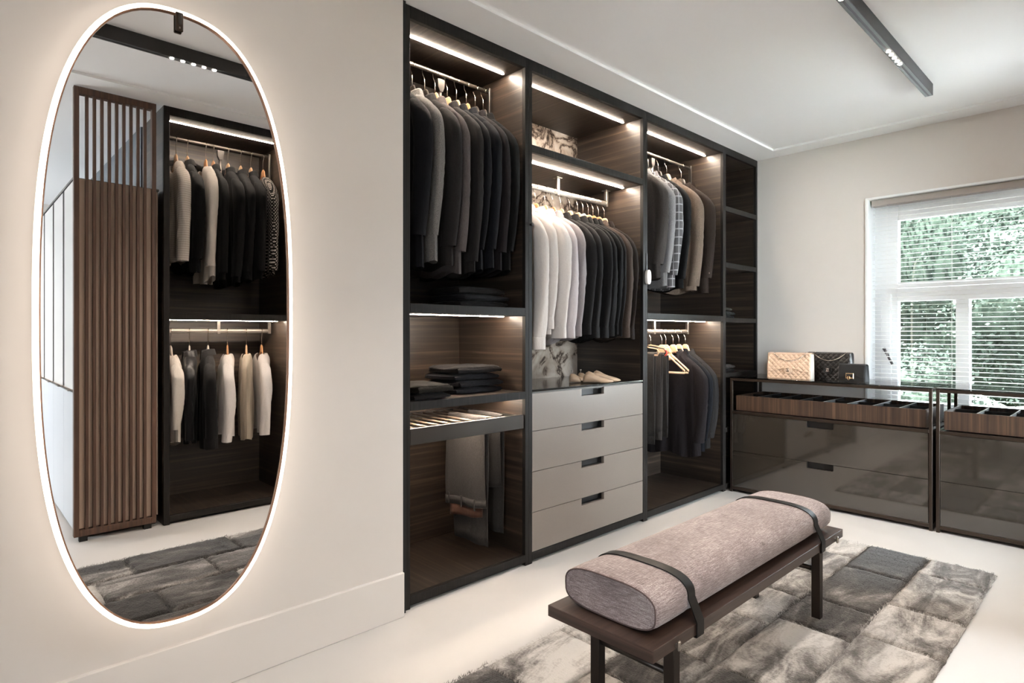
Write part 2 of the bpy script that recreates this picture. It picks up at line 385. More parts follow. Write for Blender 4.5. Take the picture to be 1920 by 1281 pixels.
m.box((XW - .006, WY1 - .001, WZ0), (XW + .03, WY1 + .014, WZ1)).box((XW - .006, WY0 - .014, WZ1), (XW + .03, WY1 + .014, WZ1 + .014)).box((XW - .006, WY0 - .014, WZ0), (XW + .03, WY0 + .001, WZ1))
build('reveal_trim', m, M['frame_white'], wn)
build('reveal_lining', bx((XW, WY1 - .004, WZ0), (FX0, WY1 + .001, WZ1)), M['frame_white'], wn)
h = build('window_handle', MB().tube([(4.95, 1.290, 1.075), (4.925, 1.290, 1.075), (4.918, 1.275, 1.05), (4.915, 1.235, .965)], [.012, .011, .010, .008], 8), M['handle'], wn, True)
build('handle_plate', bx((4.958, 1.27, 1.02), (4.972, 1.31, 1.12), .004), M['handle'], wn)
# venetian blind hanging in the reveal
bl = thing('venetian_blind', (4.875, .61, WZ1), 'white venetian blind with thin level slats hanging in the window', 'blind')
by0, by1 = WY0 + .012, WY1 - .016
build('headrail', bx((4.84, by0, WZ1 - .045), (4.905, by1, WZ1 - .002), .003), mat('headrail_grey', (.42, .38, .35), .5), bl)
slat0 = None
npitch = 0.0300; z = WZ1 - .068; k = 0
while z > WZ0 + .05:
    if slat0 is None:
        q = MB(); a = [(-.0125, -.0012), (-.006, .0004), (0, .001), (.006, .0004), (.0125, -.0012)]
        q.loft([[(x, yy, zz) for x, zz in a] + [(x, yy, zz - .0008) for x, zz in a[::-1]] for yy in (by0 - .61, by1 - .61)])
        slat0 = build('slat', q, M['blind'], bl, world=False); slat0.location = (0, 0, z - WZ1); slat0.rotation_euler = (0, math.radians(-6), 0)
    else:
        share('slat', slat0, (0, 0, z - WZ1), bl, (0, math.radians(-6 + 2*math.sin(k*1.7)), 0))
    z -= npitch; k += 1
build('bottom_rail', bx((4.862, by0, WZ0 + .02), (4.888, by1, WZ0 + .036), .002), M['blind'], bl)
for yy in (1.26, .88, .45, .02):
    for dx in (-.0135, .0135):
        build('ladder_cord', MB().tube([(4.875 + dx, yy, WZ1 - .045), (4.875 + dx, yy, WZ0 + .03)], .0009, 5), M['blind'], bl)

# ------------------------------------------------------------------ garden outside
def leafmat(name, c):
    m = mat(name, c, .8, 0, **{'Specular IOR Level': .02}); b = m.node_tree.nodes['Principled BSDF']
    oi = nd(m, 'ShaderNodeTexNoise', Scale=2.5, Detail=3); lk(m, coords(m, (1, 1, 1)), oi.inputs['Vector'])
    r = ramp(m, [(.3, tuple(x*.45 for x in c)), (.7, tuple(min(1, x*1.5) for x in c))]); lk(m, oi.outputs['Fac'], r.inputs['Fac']); lk(m, r.outputs['Color'], b.inputs['Base Color'])
    return m
M['lawn'] = noisemat('lawn', (1, 1, 1), [(.3, (.05, .06, .04)), (.7, (.09, .10, .07))], .9, nscale=8)
struct(build('ground_outside', bx((-8, -16, -.35), (24, 18, -.3)), M['lawn']))
M['bounce_paving'] = noisemat('pale_bounce_paving', (1, 1, 1), [(.3, (.78, .77, .75)), (.7, (.84, .83, .81))], .8, nscale=4)
struct(build('bounce_terrace', MB().box((5.11, -6, -.31), (8.5, 7, -.26)).box((-8, -10, -.31), (-3.35, 3, -.26)).box((1.1, -9, -.31), (5.11, -.75, -.26)), M['bounce_paving']))  # unseen pale ground added to bounce sunlight up onto the ceilings
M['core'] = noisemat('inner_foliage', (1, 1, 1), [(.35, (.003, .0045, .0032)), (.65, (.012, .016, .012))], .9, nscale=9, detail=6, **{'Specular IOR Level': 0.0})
M['bark'] = noisemat('bark', (8, 8, 2), [(.3, (.05, .04, .03)), (.7, (.13, .11, .09))], .9, bump=.4)
def shrub(name, c, r, trunk_h, n, seed, m, label, cat):
    rnd = random.Random(seed)
    t = thing(name, (c[0], c[1], -.3), label, cat)
    q = MB(); V = q.v; Fc = q.f
    for i in range(n):
        while True:
            p = Vector((rnd.uniform(-1, 1), rnd.uniform(-1, 1), rnd.uniform(-1, 1)))
            if .25 < p.length < 1: break
        lump = .80 + .38*noise.noise(p*2.2 + Vector((seed, 0, 0)))
        p = p * lump
        P = Vector((p.x*r[0], p.y*r[1], p.z*r[2])) + Vector((c[0], c[1], c[2]))
        d = Vector((rnd.gauss(0, 1), rnd.gauss(0, 1), rnd.gauss(0, .6))).normalized()
        e = d.cross(Vector((rnd.gauss(0, 1), rnd.gauss(0, 1), rnd.gauss(0, 1)))).normalized()
        L = rnd.uniform(.035, .075); Wd = L*.38
        b = len(V)
        V += [tuple(P - d*L*.5), tuple(P + e*Wd), tuple(P + d*L*.5), tuple(P - e*Wd)]; Fc.append((b, b+1, b+2, b+3))
    L0 = t['_o']
    me = bpy.data.meshes.new('foliage'); me.from_pydata([(x-L0[0], y-L0[1], z-L0[2]) for x, y, z in V], [], Fc); me.materials.append(m)
    o = bpy.data.objects.new('foliage', me); COL.objects.link(o); o.parent = t; o['kind'] = 'stuff'
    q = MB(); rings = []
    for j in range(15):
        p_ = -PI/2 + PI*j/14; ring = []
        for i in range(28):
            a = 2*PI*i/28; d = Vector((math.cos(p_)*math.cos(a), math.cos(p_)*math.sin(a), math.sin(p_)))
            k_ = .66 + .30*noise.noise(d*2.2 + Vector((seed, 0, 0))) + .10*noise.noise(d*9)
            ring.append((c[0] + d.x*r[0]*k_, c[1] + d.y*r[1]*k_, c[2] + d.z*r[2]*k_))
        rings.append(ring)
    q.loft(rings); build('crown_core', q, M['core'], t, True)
    build('trunk', MB().tube([(c[0], c[1], -.35), (c[0] + .05, c[1] - .04, c[2]*.4), (c[0] - .03, c[1], c[2])], [.10, .08, .04], 8), M['bark'], t, True)
    for k in range(4):
        a = k*1.7 + seed
        build('branch', MB().tube([(c[0], c[1], c[2]*.35 + .1*k), (c[0] + math.cos(a)*r[0]*.6, c[1] + math.sin(a)*r[1]*.6, c[2] + r[2]*(.1 + .12*k))], [.04, .012], 6), M['bark'], t, True)
    return t
G1 = leafmat('leaf_mid', (.011, .0150, .0115)); G2 = leafmat('leaf_pale', (.020, .0245, .0190)); G3 = leafmat('leaf_dark', (.0075, .0105, .0080))
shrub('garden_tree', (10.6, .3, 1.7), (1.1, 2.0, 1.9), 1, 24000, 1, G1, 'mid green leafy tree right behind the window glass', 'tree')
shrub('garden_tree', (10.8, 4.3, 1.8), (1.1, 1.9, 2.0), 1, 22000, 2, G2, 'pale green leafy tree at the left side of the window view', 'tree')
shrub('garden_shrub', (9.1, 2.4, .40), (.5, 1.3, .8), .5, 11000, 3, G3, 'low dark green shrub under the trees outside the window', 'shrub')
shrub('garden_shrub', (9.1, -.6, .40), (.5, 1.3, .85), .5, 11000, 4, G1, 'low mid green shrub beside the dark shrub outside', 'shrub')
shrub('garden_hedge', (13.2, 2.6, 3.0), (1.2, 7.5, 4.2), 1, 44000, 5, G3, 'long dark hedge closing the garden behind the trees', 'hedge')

# ------------------------------------------------------------------ track light on the ceiling
tr = thing('ceiling_track_light', (2.2, .845, CZ), 'long black ceiling track with groups of five small spots', 'lamp')
ty0, ty1, tz = .826, .864, 2.541
build('housing', MB().box((-.9, ty0, tz), (4.09, ty1, CZ + .002), .0008), M['track'], tr)
build('underside_channel', MB().box((-.88, ty0 + .003, tz - .0012), (4.085, ty0 + .014, tz + .002)).box((-.88, ty1 - .014, tz - .0012), (4.085, ty1 - .003, tz + .002)), M['trackin'], tr)
lens0 = None
for gx in (.81, 1.62, 2.44, 3.29):
    for i in range(5):
        loc = (gx + .008 + i*.049, .845, tz - .001)
        if lens0 is None:
            q = MB(); q.loft([[(.009*math.cos(a*PI/6), .009*math.sin(a*PI/6), zz) for a in range(12)] for zz in (.006, -.0025)])
            lens0 = build('spot_lens', q, M['spotled'], tr, world=False); lens0.location = (loc[0] - 2.2, 0, loc[2] - CZ)
        else: share('spot_lens', lens0, (loc[0] - 2.2, 0, loc[2] - CZ), tr)
    sp = add_light('track_spot', 'SPOT', (gx + .105, .845, tz - .012), (0, 0, 0), 13.5, (1, .92, .84), spot_size=math.radians(100), spot_blend=.8, shadow_soft_size=.05)

# second track, assumed in the hall and added to brighten it
th_ = thing('ceiling_track_light', (-1.0, -1.6, CZ), 'assumed black ceiling track added to light the hall beside the white cabinets', 'lamp')
build('housing', bx((-2.6, -1.62, tz), (.45, -1.58, CZ + .002), .0008), M['track'], th_)
for gx in (-2.2, -1.3, -.4):
    for i in range(5): share('spot_lens', lens0, (gx + i*.049 + 1.0, 0, tz - .001 - CZ), th_)
    add_light('track_spot', 'SPOT', (gx + .1, -1.6, tz - .012), (0, 0, 0), 38.0, (1, .92, .83), spot_size=math.radians(120), spot_blend=.8, shadow_soft_size=.05)  # added fill spots of the assumed hall track
# ------------------------------------------------------------------ oval mirror with light ring
MX, MZ, MA, MBb, MPq, MQq = .535, 1.235, .353, .947, 2.5, 2.7
def oval(off, n=160):
    out = []
    for i in range(n):
        t = 2*PI*i/n; c, s_ = math.cos(t), math.sin(t)
        p = Vector((MX + MA*math.copysign(abs(c)**(2/MPq), c), MZ + MBb*math.copysign(abs(s_)**(2/MQq), s_)))
        out.append(p)
    # resample evenly, then offset along normal
    L = [0]
    for i in range(n): L.append(L[-1] + (out[(i+1) % n] - out[i]).length)
    res = []
    j = 0
    for k in range(n):
        d = L[-1]*k/n
        while L[j+1] < d: j += 1
        f = (d - L[j])/max(1e-9, L[j+1]-L[j]); res.append(out[j].lerp(out[(j+1) % n], f))
    fin = []
    for k in range(n):
        t = (res[(k+1) % n] - res[k-1]).normalized(); nr = Vector((t.y, -t.x)); fin.append(res[k] + nr*off)
    return fin
mi = thing('oval_mirror', (MX, 2.135, MZ - MBb), 'tall oval mirror with glowing light ring on the wall', 'mirror')
YM = 2.07
o1 = oval(-.008)
build('mirror_glass', MB().add([(p.x, YM, p.y) for p in o1] + [(p.x, YM + .006, p.y) for p in o1], [tuple(range(160)), tuple(range(160, 320))[::-1]]), M['mirror'], mi)
def ringmb(prof):
    q = MB(); rings = []
    for off, yy in prof: rings.append([(p.x, yy, p.y) for p in oval(off)])
    b = len(rings)
    for r in rings: q.v += r
    for i in range(b):
        k = (i+1) % b
        for j in range(160):
            l = (j+1) % 160; q.f.append((i*160+j, i*160+l, k*160+l, k*160+j))
    return q
build('light_ring', ringmb([(-.0068, 2.066), (.003, 2.062), (.0068, 2.067), (.0068, 2.081), (.001, 2.084), (-.0068, 2.084)]), M['ring'], mi, True)
build('copper_rim', ringmb([(-.0108, 2.065), (-.0069, 2.063), (-.0069, 2.087), (-.0108, 2.087)]), M['copper'], mi)
build('back_box', MB().loft([[(p.x, yy, p.y) for p in oval(-.06)] for yy in (2.08, 2.137)]), M['darksteel'], mi)
br = build('hanging_bracket', bx((.5215, 2.056, 2.120), (.5425, 2.066, 2.178), .002), M['bronze'], mi)
build('bracket_slot', bx((.5275, 2.053, 2.140), (.5375, 2.058, 2.176), .002), M['darksteel'], br, world=False)
for c in br.children: c.data.transform(Matrix.Translation((-MX, -2.135, -(MZ - MBb))))
build('bracket_screw', MB().box((.5305, 2.0545, 2.127), (.5345, 2.057, 2.133), .001), M['steel'], mi)

# ------------------------------------------------------------------ wardrobe units
BK = 2.705
def led(t, x0, x1, y, zz): build('led_strip', bx((x0, y - .0050, zz - .0025), (x1 - .015, y + .0050, zz + .004)), M['led'], t)
def shell(t, x0, x1, xi0, xi1, yf, yb, sgn, backmat='wood_h', bottom=True):
    """carcass: yf = face plane, yb = back plane, sgn = +1 if the back lies at larger y"""
    e = .022*sgn
    for a, b in ((x0, xi0), (xi1, x1)):
        p = build('side_panel', bx((a, yf + e, 0), (b, yb, BZ)), M['wood_h'], t)
        sub('front_edge', bx((a, yf, .0), (b, yf + e, BZ), .0012), M['edge_v'], p, t)
    build('back_panel', bx((xi0, yb, 0), (xi1, yb + .018*sgn, BZ)), M[backmat], t)
    p = build('top_panel', bx((xi0, yf + e, 2.537), (xi1, yb, BZ)), M['wood_d'], t)
    sub('fascia', bx((xi0, yf, 2.537), (xi1, yf + e, BZ), .0012), M['edge_h'], p, t)
    p = build('bottom_panel', bx((xi0, yf + e, .03), (xi1, yb, .055)), M['wood_d'], t)
    sub('plinth', bx((xi0, yf, .018), (xi1, yf + e, .055), .0012), M['edge_h'], p, t)
    build('toe_recess', bx((xi0, yf + .03*sgn, 0), (xi1, yf + .05*sgn, .03)), M['gap'], t)
def shelf(t, a, b, z0, z1, yf, yb, sgn, m='wood_d'):
    e = .022*sgn
    s = build('shelf', bx((a, yf + e, z0), (b, yb, z1)), M[m], t)
    sub('shelf_edge', bx((a, yf, z0), (b, yf + e, z1), .0012), M['edge_h'], s, t)
    return s
U1 = thing('wardrobe_unit', (1.80, 2.43, 0), 'narrow open wardrobe bay with suits, knit shelf and pull-out trouser rack', 'wardrobe')
shell(U1, 1.42, 2.173, 1.453, 2.148, YW, BK, 1)
shelf(U1, 1.453, 2.148, 1.272, 1.313, YW, BK, 1); shelf(U1, 1.453, 2.148, .850, .888, YW, BK, 1)
for zz in (2.537, 1.272, .850): led(U1, 1.455, 2.135, 2.30, zz)
U2 = thing('wardrobe_unit', (2.69, 2.43, 0), 'open wardrobe bay with shirts above four taupe drawers, marble back', 'wardrobe')
shell(U2, 2.173, 3.2145, 2.198, 3.191, YW, BK, 1, 'marble')
shelf(U2, 2.198, 3.191, 2.118, 2.156, YW, BK, 1)
led(U2, 2.2, 3.18, 2.30, 2.537); led(U2, 2.2, 3.18, 2.30, 2.118)
build('counter', bx((2.198, YW + .002, .882), (3.191, BK, .893), .002), M['darkglass'], U2)
build('counter_bar', bx((2.198, YW + .012, .868), (3.191, YW + .03, .883)), M['darksteel'], U2)
dz = [.8745, .679, .470, .260, .057]
NX0, NX1 = 2.594, 2.796
for i in range(4):
    zt, zb = dz[i] - .0015, dz[i+1] + .0015
    nh = .040
    q = MB()
    for a, b in (((2.2005, zb), (NX0, zt)), ((NX0, zb), (NX1, zt - nh)), ((NX1, zb), (3.1885, zt))):
        q.box((a[0], YW + .002, a[1]), (b[0], YW + .022, b[1]))
    d = build('drawer', q, M['drawer'], U2)
    q = MB(); q.box((NX0, YW + .042, zt - nh), (NX1, YW + .046, zt)).box((NX0, YW + .02, zt - nh - .004), (NX1, YW + .046, zt - nh)).box((NX0 - .003, YW + .02, zt - nh), (NX0, YW + .046, zt)).box((NX1, YW + .02, zt - nh), (NX1 + .003, YW + .046, zt))
    hd = build('handle_recess', q, M['black'], d, world=False)
    hd.data.transform(Matrix.Translation(tuple(-x for x in U2['_o'])))
    hd['label'] = 'black recessed finger pull'
    build('drawer_box', bx((2.21, YW + .05, zb + .01), (3.18, BK - .02, zt - .045)), M['gap'], U2)
U3 = thing('wardrobe_unit', (3.73, 2.43, 0), 'open wardrobe bay with two hanging rails, jackets above and below', 'wardrobe')
shell(U3, 3.2145, 4.253, 3.238, 4.232, YW, BK, 1)
shelf(U3, 3.238, 4.232, 1.275, 1.315, YW, BK, 1)
led(U3, 3.24, 4.22, 2.30, 2.537); led(U3, 3.24, 4.22, 2.30, 1.275)
U4 = thing('wardrobe_unit', (4.53, 2.43, 0), 'narrow corner wardrobe bay of dark open shelves beside the counter', 'wardrobe')
shell(U4, 4.253, 4.81, 4.274, 4.786, YW, BK, 1)
for a, b in ((2.108, 2.146), (1.683, 1.721), (1.270, 1.304), (.854, .886), (.44, .476)): shelf(U4, 4.274, 4.786, a, b, YW, BK, 1)
# rails
RY, RZ1, RZ2, RZ3 = 2.42, 2.478, 2.032, 1.200
def liftrail(t, x0, x1, y, zz, xh, sgn=1):
    build('rail', MB().tube([(x0, y, zz), (x1, y, zz)], .0095, 10), M['steel'], t, True)
    for x in (x0 + .004, x1 - .004):
        build('lift_arm', bx((x - .007, y - .011, zz - .34), (x + .007, y + .011, zz + .02), .002), M['darksteel'], t)
    g = build('pull_handle', MB().tube([(xh, y + .01*sgn, zz - .03), (xh, y + .01*sgn, zz - .42)], .009, 8), M['steel'], t, True)
    build('handle_grip', MB().loft([[(xh + sx*w_, y + .01*sgn + sy*.012, zz + z_) for sx, sy in ((-1, -1), (1, -1), (1, 1), (-1, 1))] for w_, z_ in ((.009, -.085), (.019, -.062), (.021, -.024), (.011, -.022))]), M['darksteel'], t)
liftrail(U1, 1.456, 2.13, RY, RZ1, 1.808)
liftrail(U3, 3.241, 4.205, RY, RZ1 - .015, 3.69)
def ovalrail(t, x0, x1, y, zz, ztop, brs):
    q = MB(); prof = [(.008*math.cos(a*PI/6)*1.0, .015*max(-1, min(1, 1.25*math.sin(a*PI/6)))) for a in range(12)]
    q.loft([[(x, y + a, zz + b) for a, b in prof] for x in (x0, x1)])
    build('rail', q, M['steel'], t)
    for x in brs:
        p = build('rail_bracket', bx((x - .010, y - .010, zz - .020), (x + .010, y + .010, ztop + .001), .001), M['steel'], t)
        sub('bracket_plate', bx((x - .022, y - .02, ztop - .005), (x + .022, y + .02, ztop + .001), .001), M['steel'], p, t)
ovalrail(U2, 2.20, 3.152, RY, RZ2, 2.118, (2.672, 3.145))
ovalrail(U3, 3.24, 4.165, RY, RZ3, 1.275, (3.70, 4.158))
# trouser rack in unit 1
q = MB(); q.box((1.458, YW + .006, .700), (2.143, YW + .024, .771), .002)
build('rack_front', q, M['darksteel'], U1)
q = MB(); q.box((1.458, YW + .024, .715), (1.474, BK - .04, .765)).box((2.127, YW + .024, .715), (2.143, BK - .04, .765)).box((1.458, BK - .06, .715), (2.143, BK - .04, .765))
build('rack_frame', q, M['darksteel'], U1)
rod0 = None
RODX = [1.52 + i*.068 for i in range(9)]
for x in RODX:
    if rod0 is None: rod0 = build('trouser_rod', MB().tube([(x, YW + .02, .760), (x, BK - .05, .760)], .0055, 8), M['rodwhite'], U1, True)
    else: share('trouser_rod', rod0, (x - RODX[0], 0, 0), U1)

# ------------------------------------------------------------------ opposite wardrobe (seen in the mirror)
YO = -.01; OB = YO - .54
U5 = thing('wardrobe_unit', (1.39, -.28, 0), 'wardrobe bay of blouses beside the slatted screen, opposite the mirror', 'wardrobe')
shell(U5, .985, 1.815, 1.018, 1.765, YO, OB, -1)
shelf(U5, 1.018, 1.765, 1.272, 1.313, YO, OB, -1)
led(U5, 1.02, 1.755, YO - .115, 2.537); led(U5, 1.02, 1.75, YO - .115, 1.272)
ORY = -.275
liftrail(U5, 1.022, 1.74, ORY, 2.478, 1.40, -1)
ovalrail(U5, 1.02, 1.745, ORY, 1.203, 1.272, (1.385, 1.735))
# slatted screen with cabinet block
SC = thing('slatted_screen', (.74, -.03, 0), 'floor to ceiling screen of dark walnut slats beside the wardrobe', 'screen')
sy0, sy1 = -.052, -.01
build('screen_post', bx((.535, sy0, .03), (.560, sy1, 2.585), .0015), M['slat'], SC)
build('screen_post', bx((.922, sy0, .03), (.945, sy1, 2.585), .0015), M['slat'], SC)
build('top_rail', bx((.560, sy0, 2.545), (.922, sy1, 2.585), .0015), M['slat'], SC)
build('bottom_rail', bx((.56, sy0, .03), (.922, sy1, .068), .0015), M['slat'], SC)
sl0 = None
pit = (.922 - .560)/10
for i in range(1, 10):
    x = .560 + i*pit
    if sl0 is None: sl0 = build('slat', bx((x - .0078, sy1 - .024, .068), (x + .0078, sy1, 2.545), .0015), M['slat'], SC); x_0 = x
    else: share('slat', sl0, (x - x_0, 0, 0), SC)
build('foot', bx((.56, sy0 + .004, 0), (.60, sy1 - .004, .03)), M['gap'], SC); build('foot', bx((.88, sy0 + .004, 0), (.92, sy1 - .004, .03)), M['gap'], SC)
CB = thing('tall_cabinet', (.76, -1.0, 0), 'row of tall white cabinets running back behind the slatted screen', 'cabinet')
build('body', bx((.560, -2.35, .06), (.968, -.076, 2.062)), M['taupe_panel'], CB)
build('end_panel', bx((.5604, -.076, .07), (.9216, sy1 - .026, 2.068)), M['taupe_panel'], CB)
build('plinth', bx((.59, -2.33, 0), (.96, -.1, .06)), M['gap'], CB)
build('top_board', bx((.536, -2.36, 2.062), (.97, -.056, 2.075)), M['darksteel'], CB)
dy = [-.056, -.434, -.903, -1.40, -1.87, -2.35]
for i in range(5):
    a, b = dy[i], dy[i+1]
    build('upper_door', bx((.538, b + .035, .862), (.558, a - (.035 if i else .004), 2.055), .001), M['whitedoor'], CB)
    ld = build('lower_door', bx((.538, b + .002, .065), (.558, a - .002, .845), .001), M['whitedoor2'], CB)
    sub('door_pull', bx((.528, (a + b)/2 - .05, .846), (.545, (a + b)/2 + .05, .852), .001), M['steel'], ld, CB)
build('dark_reveal', bx((.541, -2.35, .862), (.562, -.06, 2.06)), M['gap'], CB)

# ------------------------------------------------------------------ glass top counters under the window
def counter(y0, y1, label, trayfront=True):
    """y1 > y0; front face at x = 4.29"""
    t = thing('display_counter', (4.55, (y0 + y1)/2, 0), label, 'cabinet')
    xf, xb = 4.29, 4.80
    P = .018
    for x in (xf, xb - P):
        for y in (y0, y1 - P): build('post', bx((x, y, .0), (x + P, y + P, .852), .001), M['bronze'], t)
    for zz, hh in ((.833, .019), (.586, .02), (.02, .022)):
        for x in (xf, xb - P): build('rail', bx((x, y0 + P, zz), (x + P, y1 - P, zz + hh), .001), M['bronze'], t)
        for y in (y0, y1 - P): build('rail', bx((xf + P, y, zz), (xb - P, y + P, zz + hh), .001), M['bronze'], t)
    build('glass_top', bx((xf - .001, y0 - .0005, .852), (xb, y1 + .0005, .860), .001), M['topglass'], t)
    build('deck', bx((xf + .01, y0 + .006, .594), (xb - .006, y1 - .006, .603)), M['bronze'], t)
    for y in (y0 + .003, y1 - .013): build('side_panel', bx((xf + P, y, .03), (xb - P, y + .01, .59)), M['bronze'], t)
    build('back_panel', bx((xb - .012, y0 + P, .03), (xb - .004, y1 - P, .59)), M['bronze'], t)
    build('bottom_panel', bx((xf + .02, y0 + .01, .02), (xb - .01, y1 - .01, .04)), M['bronze'], t)
    yc = (y0 + y1)/2; n0, n1 = yc - .085, yc + .085
    for zb, zt in ((.044, .306), (.309, .584)):
        q = MB(); a, b = y0 + P + .003, y1 - P - .003
        q.box((xf + .003, a, zb), (xf + .014, n0, zt)).box((xf + .003, n0, zb), (xf + .014, n1, zt - .042)).box((xf + .003, n1, zb), (xf + .014, b, zt))
        d = build('drawer', q, M['smoke'], t)
        q = MB(); q.box((xf + .03, n0, zt - .042), (xf + .034, n1, zt)).box((xf + .01, n0, zt - .046), (xf + .034, n1, zt - .042)).box((xf + .0105, n0 - .003, zt - .042), (xf + .034, n0, zt)).box((xf + .0105, n1, zt - .042), (xf + .034, n1 + .003, zt))
        hd = build('handle_recess', q, M['black'], d, world=False); hd.data.transform(Matrix.Translation(tuple(-x for x in t['_o'])))
        build('drawer_box', bx((xf + .036, a + .01, zb + .01), (xb - .03, b - .01, zt - .055)), M['gap'], t)
    # divided tray
    ta, tb = y0 + .035, y1 - .035; tx0, tx1 = xf + .024, xb - .03; tz0, tz1 = .612, .722
    build('tray_front', bx((tx0, ta, tz0), (tx0 + .012, tb, tz1), .001), M['traywood'], t)
    q = MB(); q.box((tx0 + .012, ta, tz0), (tx1, ta + .010, tz1)).box((tx0 + .012, tb - .010, tz0), (tx1, tb, tz1)).box((tx1 - .01, ta + .01, tz0), (tx1, tb - .01, tz1))
    build('tray_sides', q, M['traywood'], t)
    build('tray_bottom', bx((tx0 + .012, ta + .01, tz0), (tx1 - .01, tb - .01, tz0 + .01)), M['tray_in'], t)
    nn = 8; L = tb - ta
    for i in range(1, nn):
        y = ta + L*i/nn
        p = build('tray_divider', bx((tx0 + .012, y - .003, tz0 + .01), (tx1 - .01, y + .003, tz1 - .004)), M['tray_in'], t)
        sub('divider_cap', bx((tx0 + .012, y - .003, tz1 - .004), (tx1 - .01, y + .003, tz1 - .0025)), M['steel'], p, t)
    build('tray_divider', bx(((tx0 + tx1)/2 + .04, ta + .01, tz0 + .01), ((tx0 + tx1)/2 + .045, tb - .01, tz1 - .008)), M['tray_in'], t)
    return t
counter(.870, 2.140, 'smoked glass drawer counter with bags on it, against the wardrobe')
counter(-.420, .852, 'smoked glass drawer counter standing free under the window blind')

# ------------------------------------------------------------------ rug of fur patches
RX0, RX1, RYa, RYb, RH = .28, 3.72, .49, 1.60, .016
rg = thing('patchwork_rug', ((RX0 + RX1)/2, (RYa + RYb)/2, 0), 'grey and brown patchwork fur rug under the bench', 'rug')
def furmat():
    m = mat('fur_patch', (.3, .25, .2), .95); b = m.node_tree.nodes['Principled BSDF']
    b.inputs['Specular IOR Level'].default_value = .1; b.inputs['Sheen Weight'].default_value = .3
    oi = nd(m, 'ShaderNodeObjectInfo')
    tc = nd(m, 'ShaderNodeTexCoord')
    mp = nd(m, 'ShaderNodeMapping'); mp.inputs['Scale'].default_value = (2.2, 6.0, 1); lk(m, tc.outputs['Object'], mp.inputs['Vector'])
    ad = nd(m, 'ShaderNodeVectorMath', operation='ADD'); lk(m, mp.outputs[0], ad.inputs[0])
    ml = nd(m, 'ShaderNodeMath', operation='MULTIPLY'); lk(m, oi.outputs['Random'], ml.inputs[0]); ml.inputs[1].default_value = 57
    lk(m, ml.outputs[0], ad.inputs[1])
    n = nd(m, 'ShaderNodeTexNoise', Scale=1.2, Detail=7, Roughness=.68, Distortion=.9); lk(m, ad.outputs[0], n.inputs['Vector'])
    f = nd(m, 'ShaderNodeTexNoise', Scale=150, Detail=3, Roughness=.7); lk(m, coords(m, (1, .5, 1)), f.inputs['Vector'])
    s1 = nd(m, 'ShaderNodeMath', operation='MULTIPLY_ADD'); lk(m, oi.outputs['Random'], s1.inputs[0]); s1.inputs[1].default_value = .50; s1.inputs[2].default_value = -.25
    nr_ = nd(m, 'ShaderNodeMath', operation='MULTIPLY_ADD'); lk(m, n.outputs['Fac'], nr_.inputs[0]); nr_.inputs[1].default_value = 1.45; nr_.inputs[2].default_value = -.235
    s2 = nd(m, 'ShaderNodeMath', operation='ADD'); lk(m, nr_.outputs[0], s2.inputs[0]); lk(m, s1.outputs[0], s2.inputs[1])
    s3 = nd(m, 'ShaderNodeMath', operation='MULTIPLY_ADD'); lk(m, f.outputs['Fac'], s3.inputs[0]); s3.inputs[1].default_value = .30; lk(m, s2.outputs[0], s3.inputs[2])
    r = ramp(m, [(.40, (.018, .0155, .0145)), (.57, (.060, .053, .048)), (.70, (.155, .140, .129)), (.82, (.36, .333, .31)), (.97, (.60, .57, .54))])
    lk(m, s3.outputs[0], r.inputs['Fac']); lk(m, r.outputs['Color'], b.inputs['Base Color'])
    u = nd(m, 'ShaderNodeBump', Strength=.8, Distance=.006); lk(m, f.outputs['Fac'], u.inputs['Height']); lk(m, u.outputs['Normal'], b.inputs['Normal'])
    return m
M['fur'] = furmat()
M['rugback'] = mat('rug_backing', (.05, .042, .035), .95)
build('backing', bx((RX0 + .01, RYa + .01, 0), (RX1 - .01, RYb - .01, .004)), M['rugback'], rg)
rnd = random.Random(11)
rows = 4; ry = (RYb - RYa)/rows
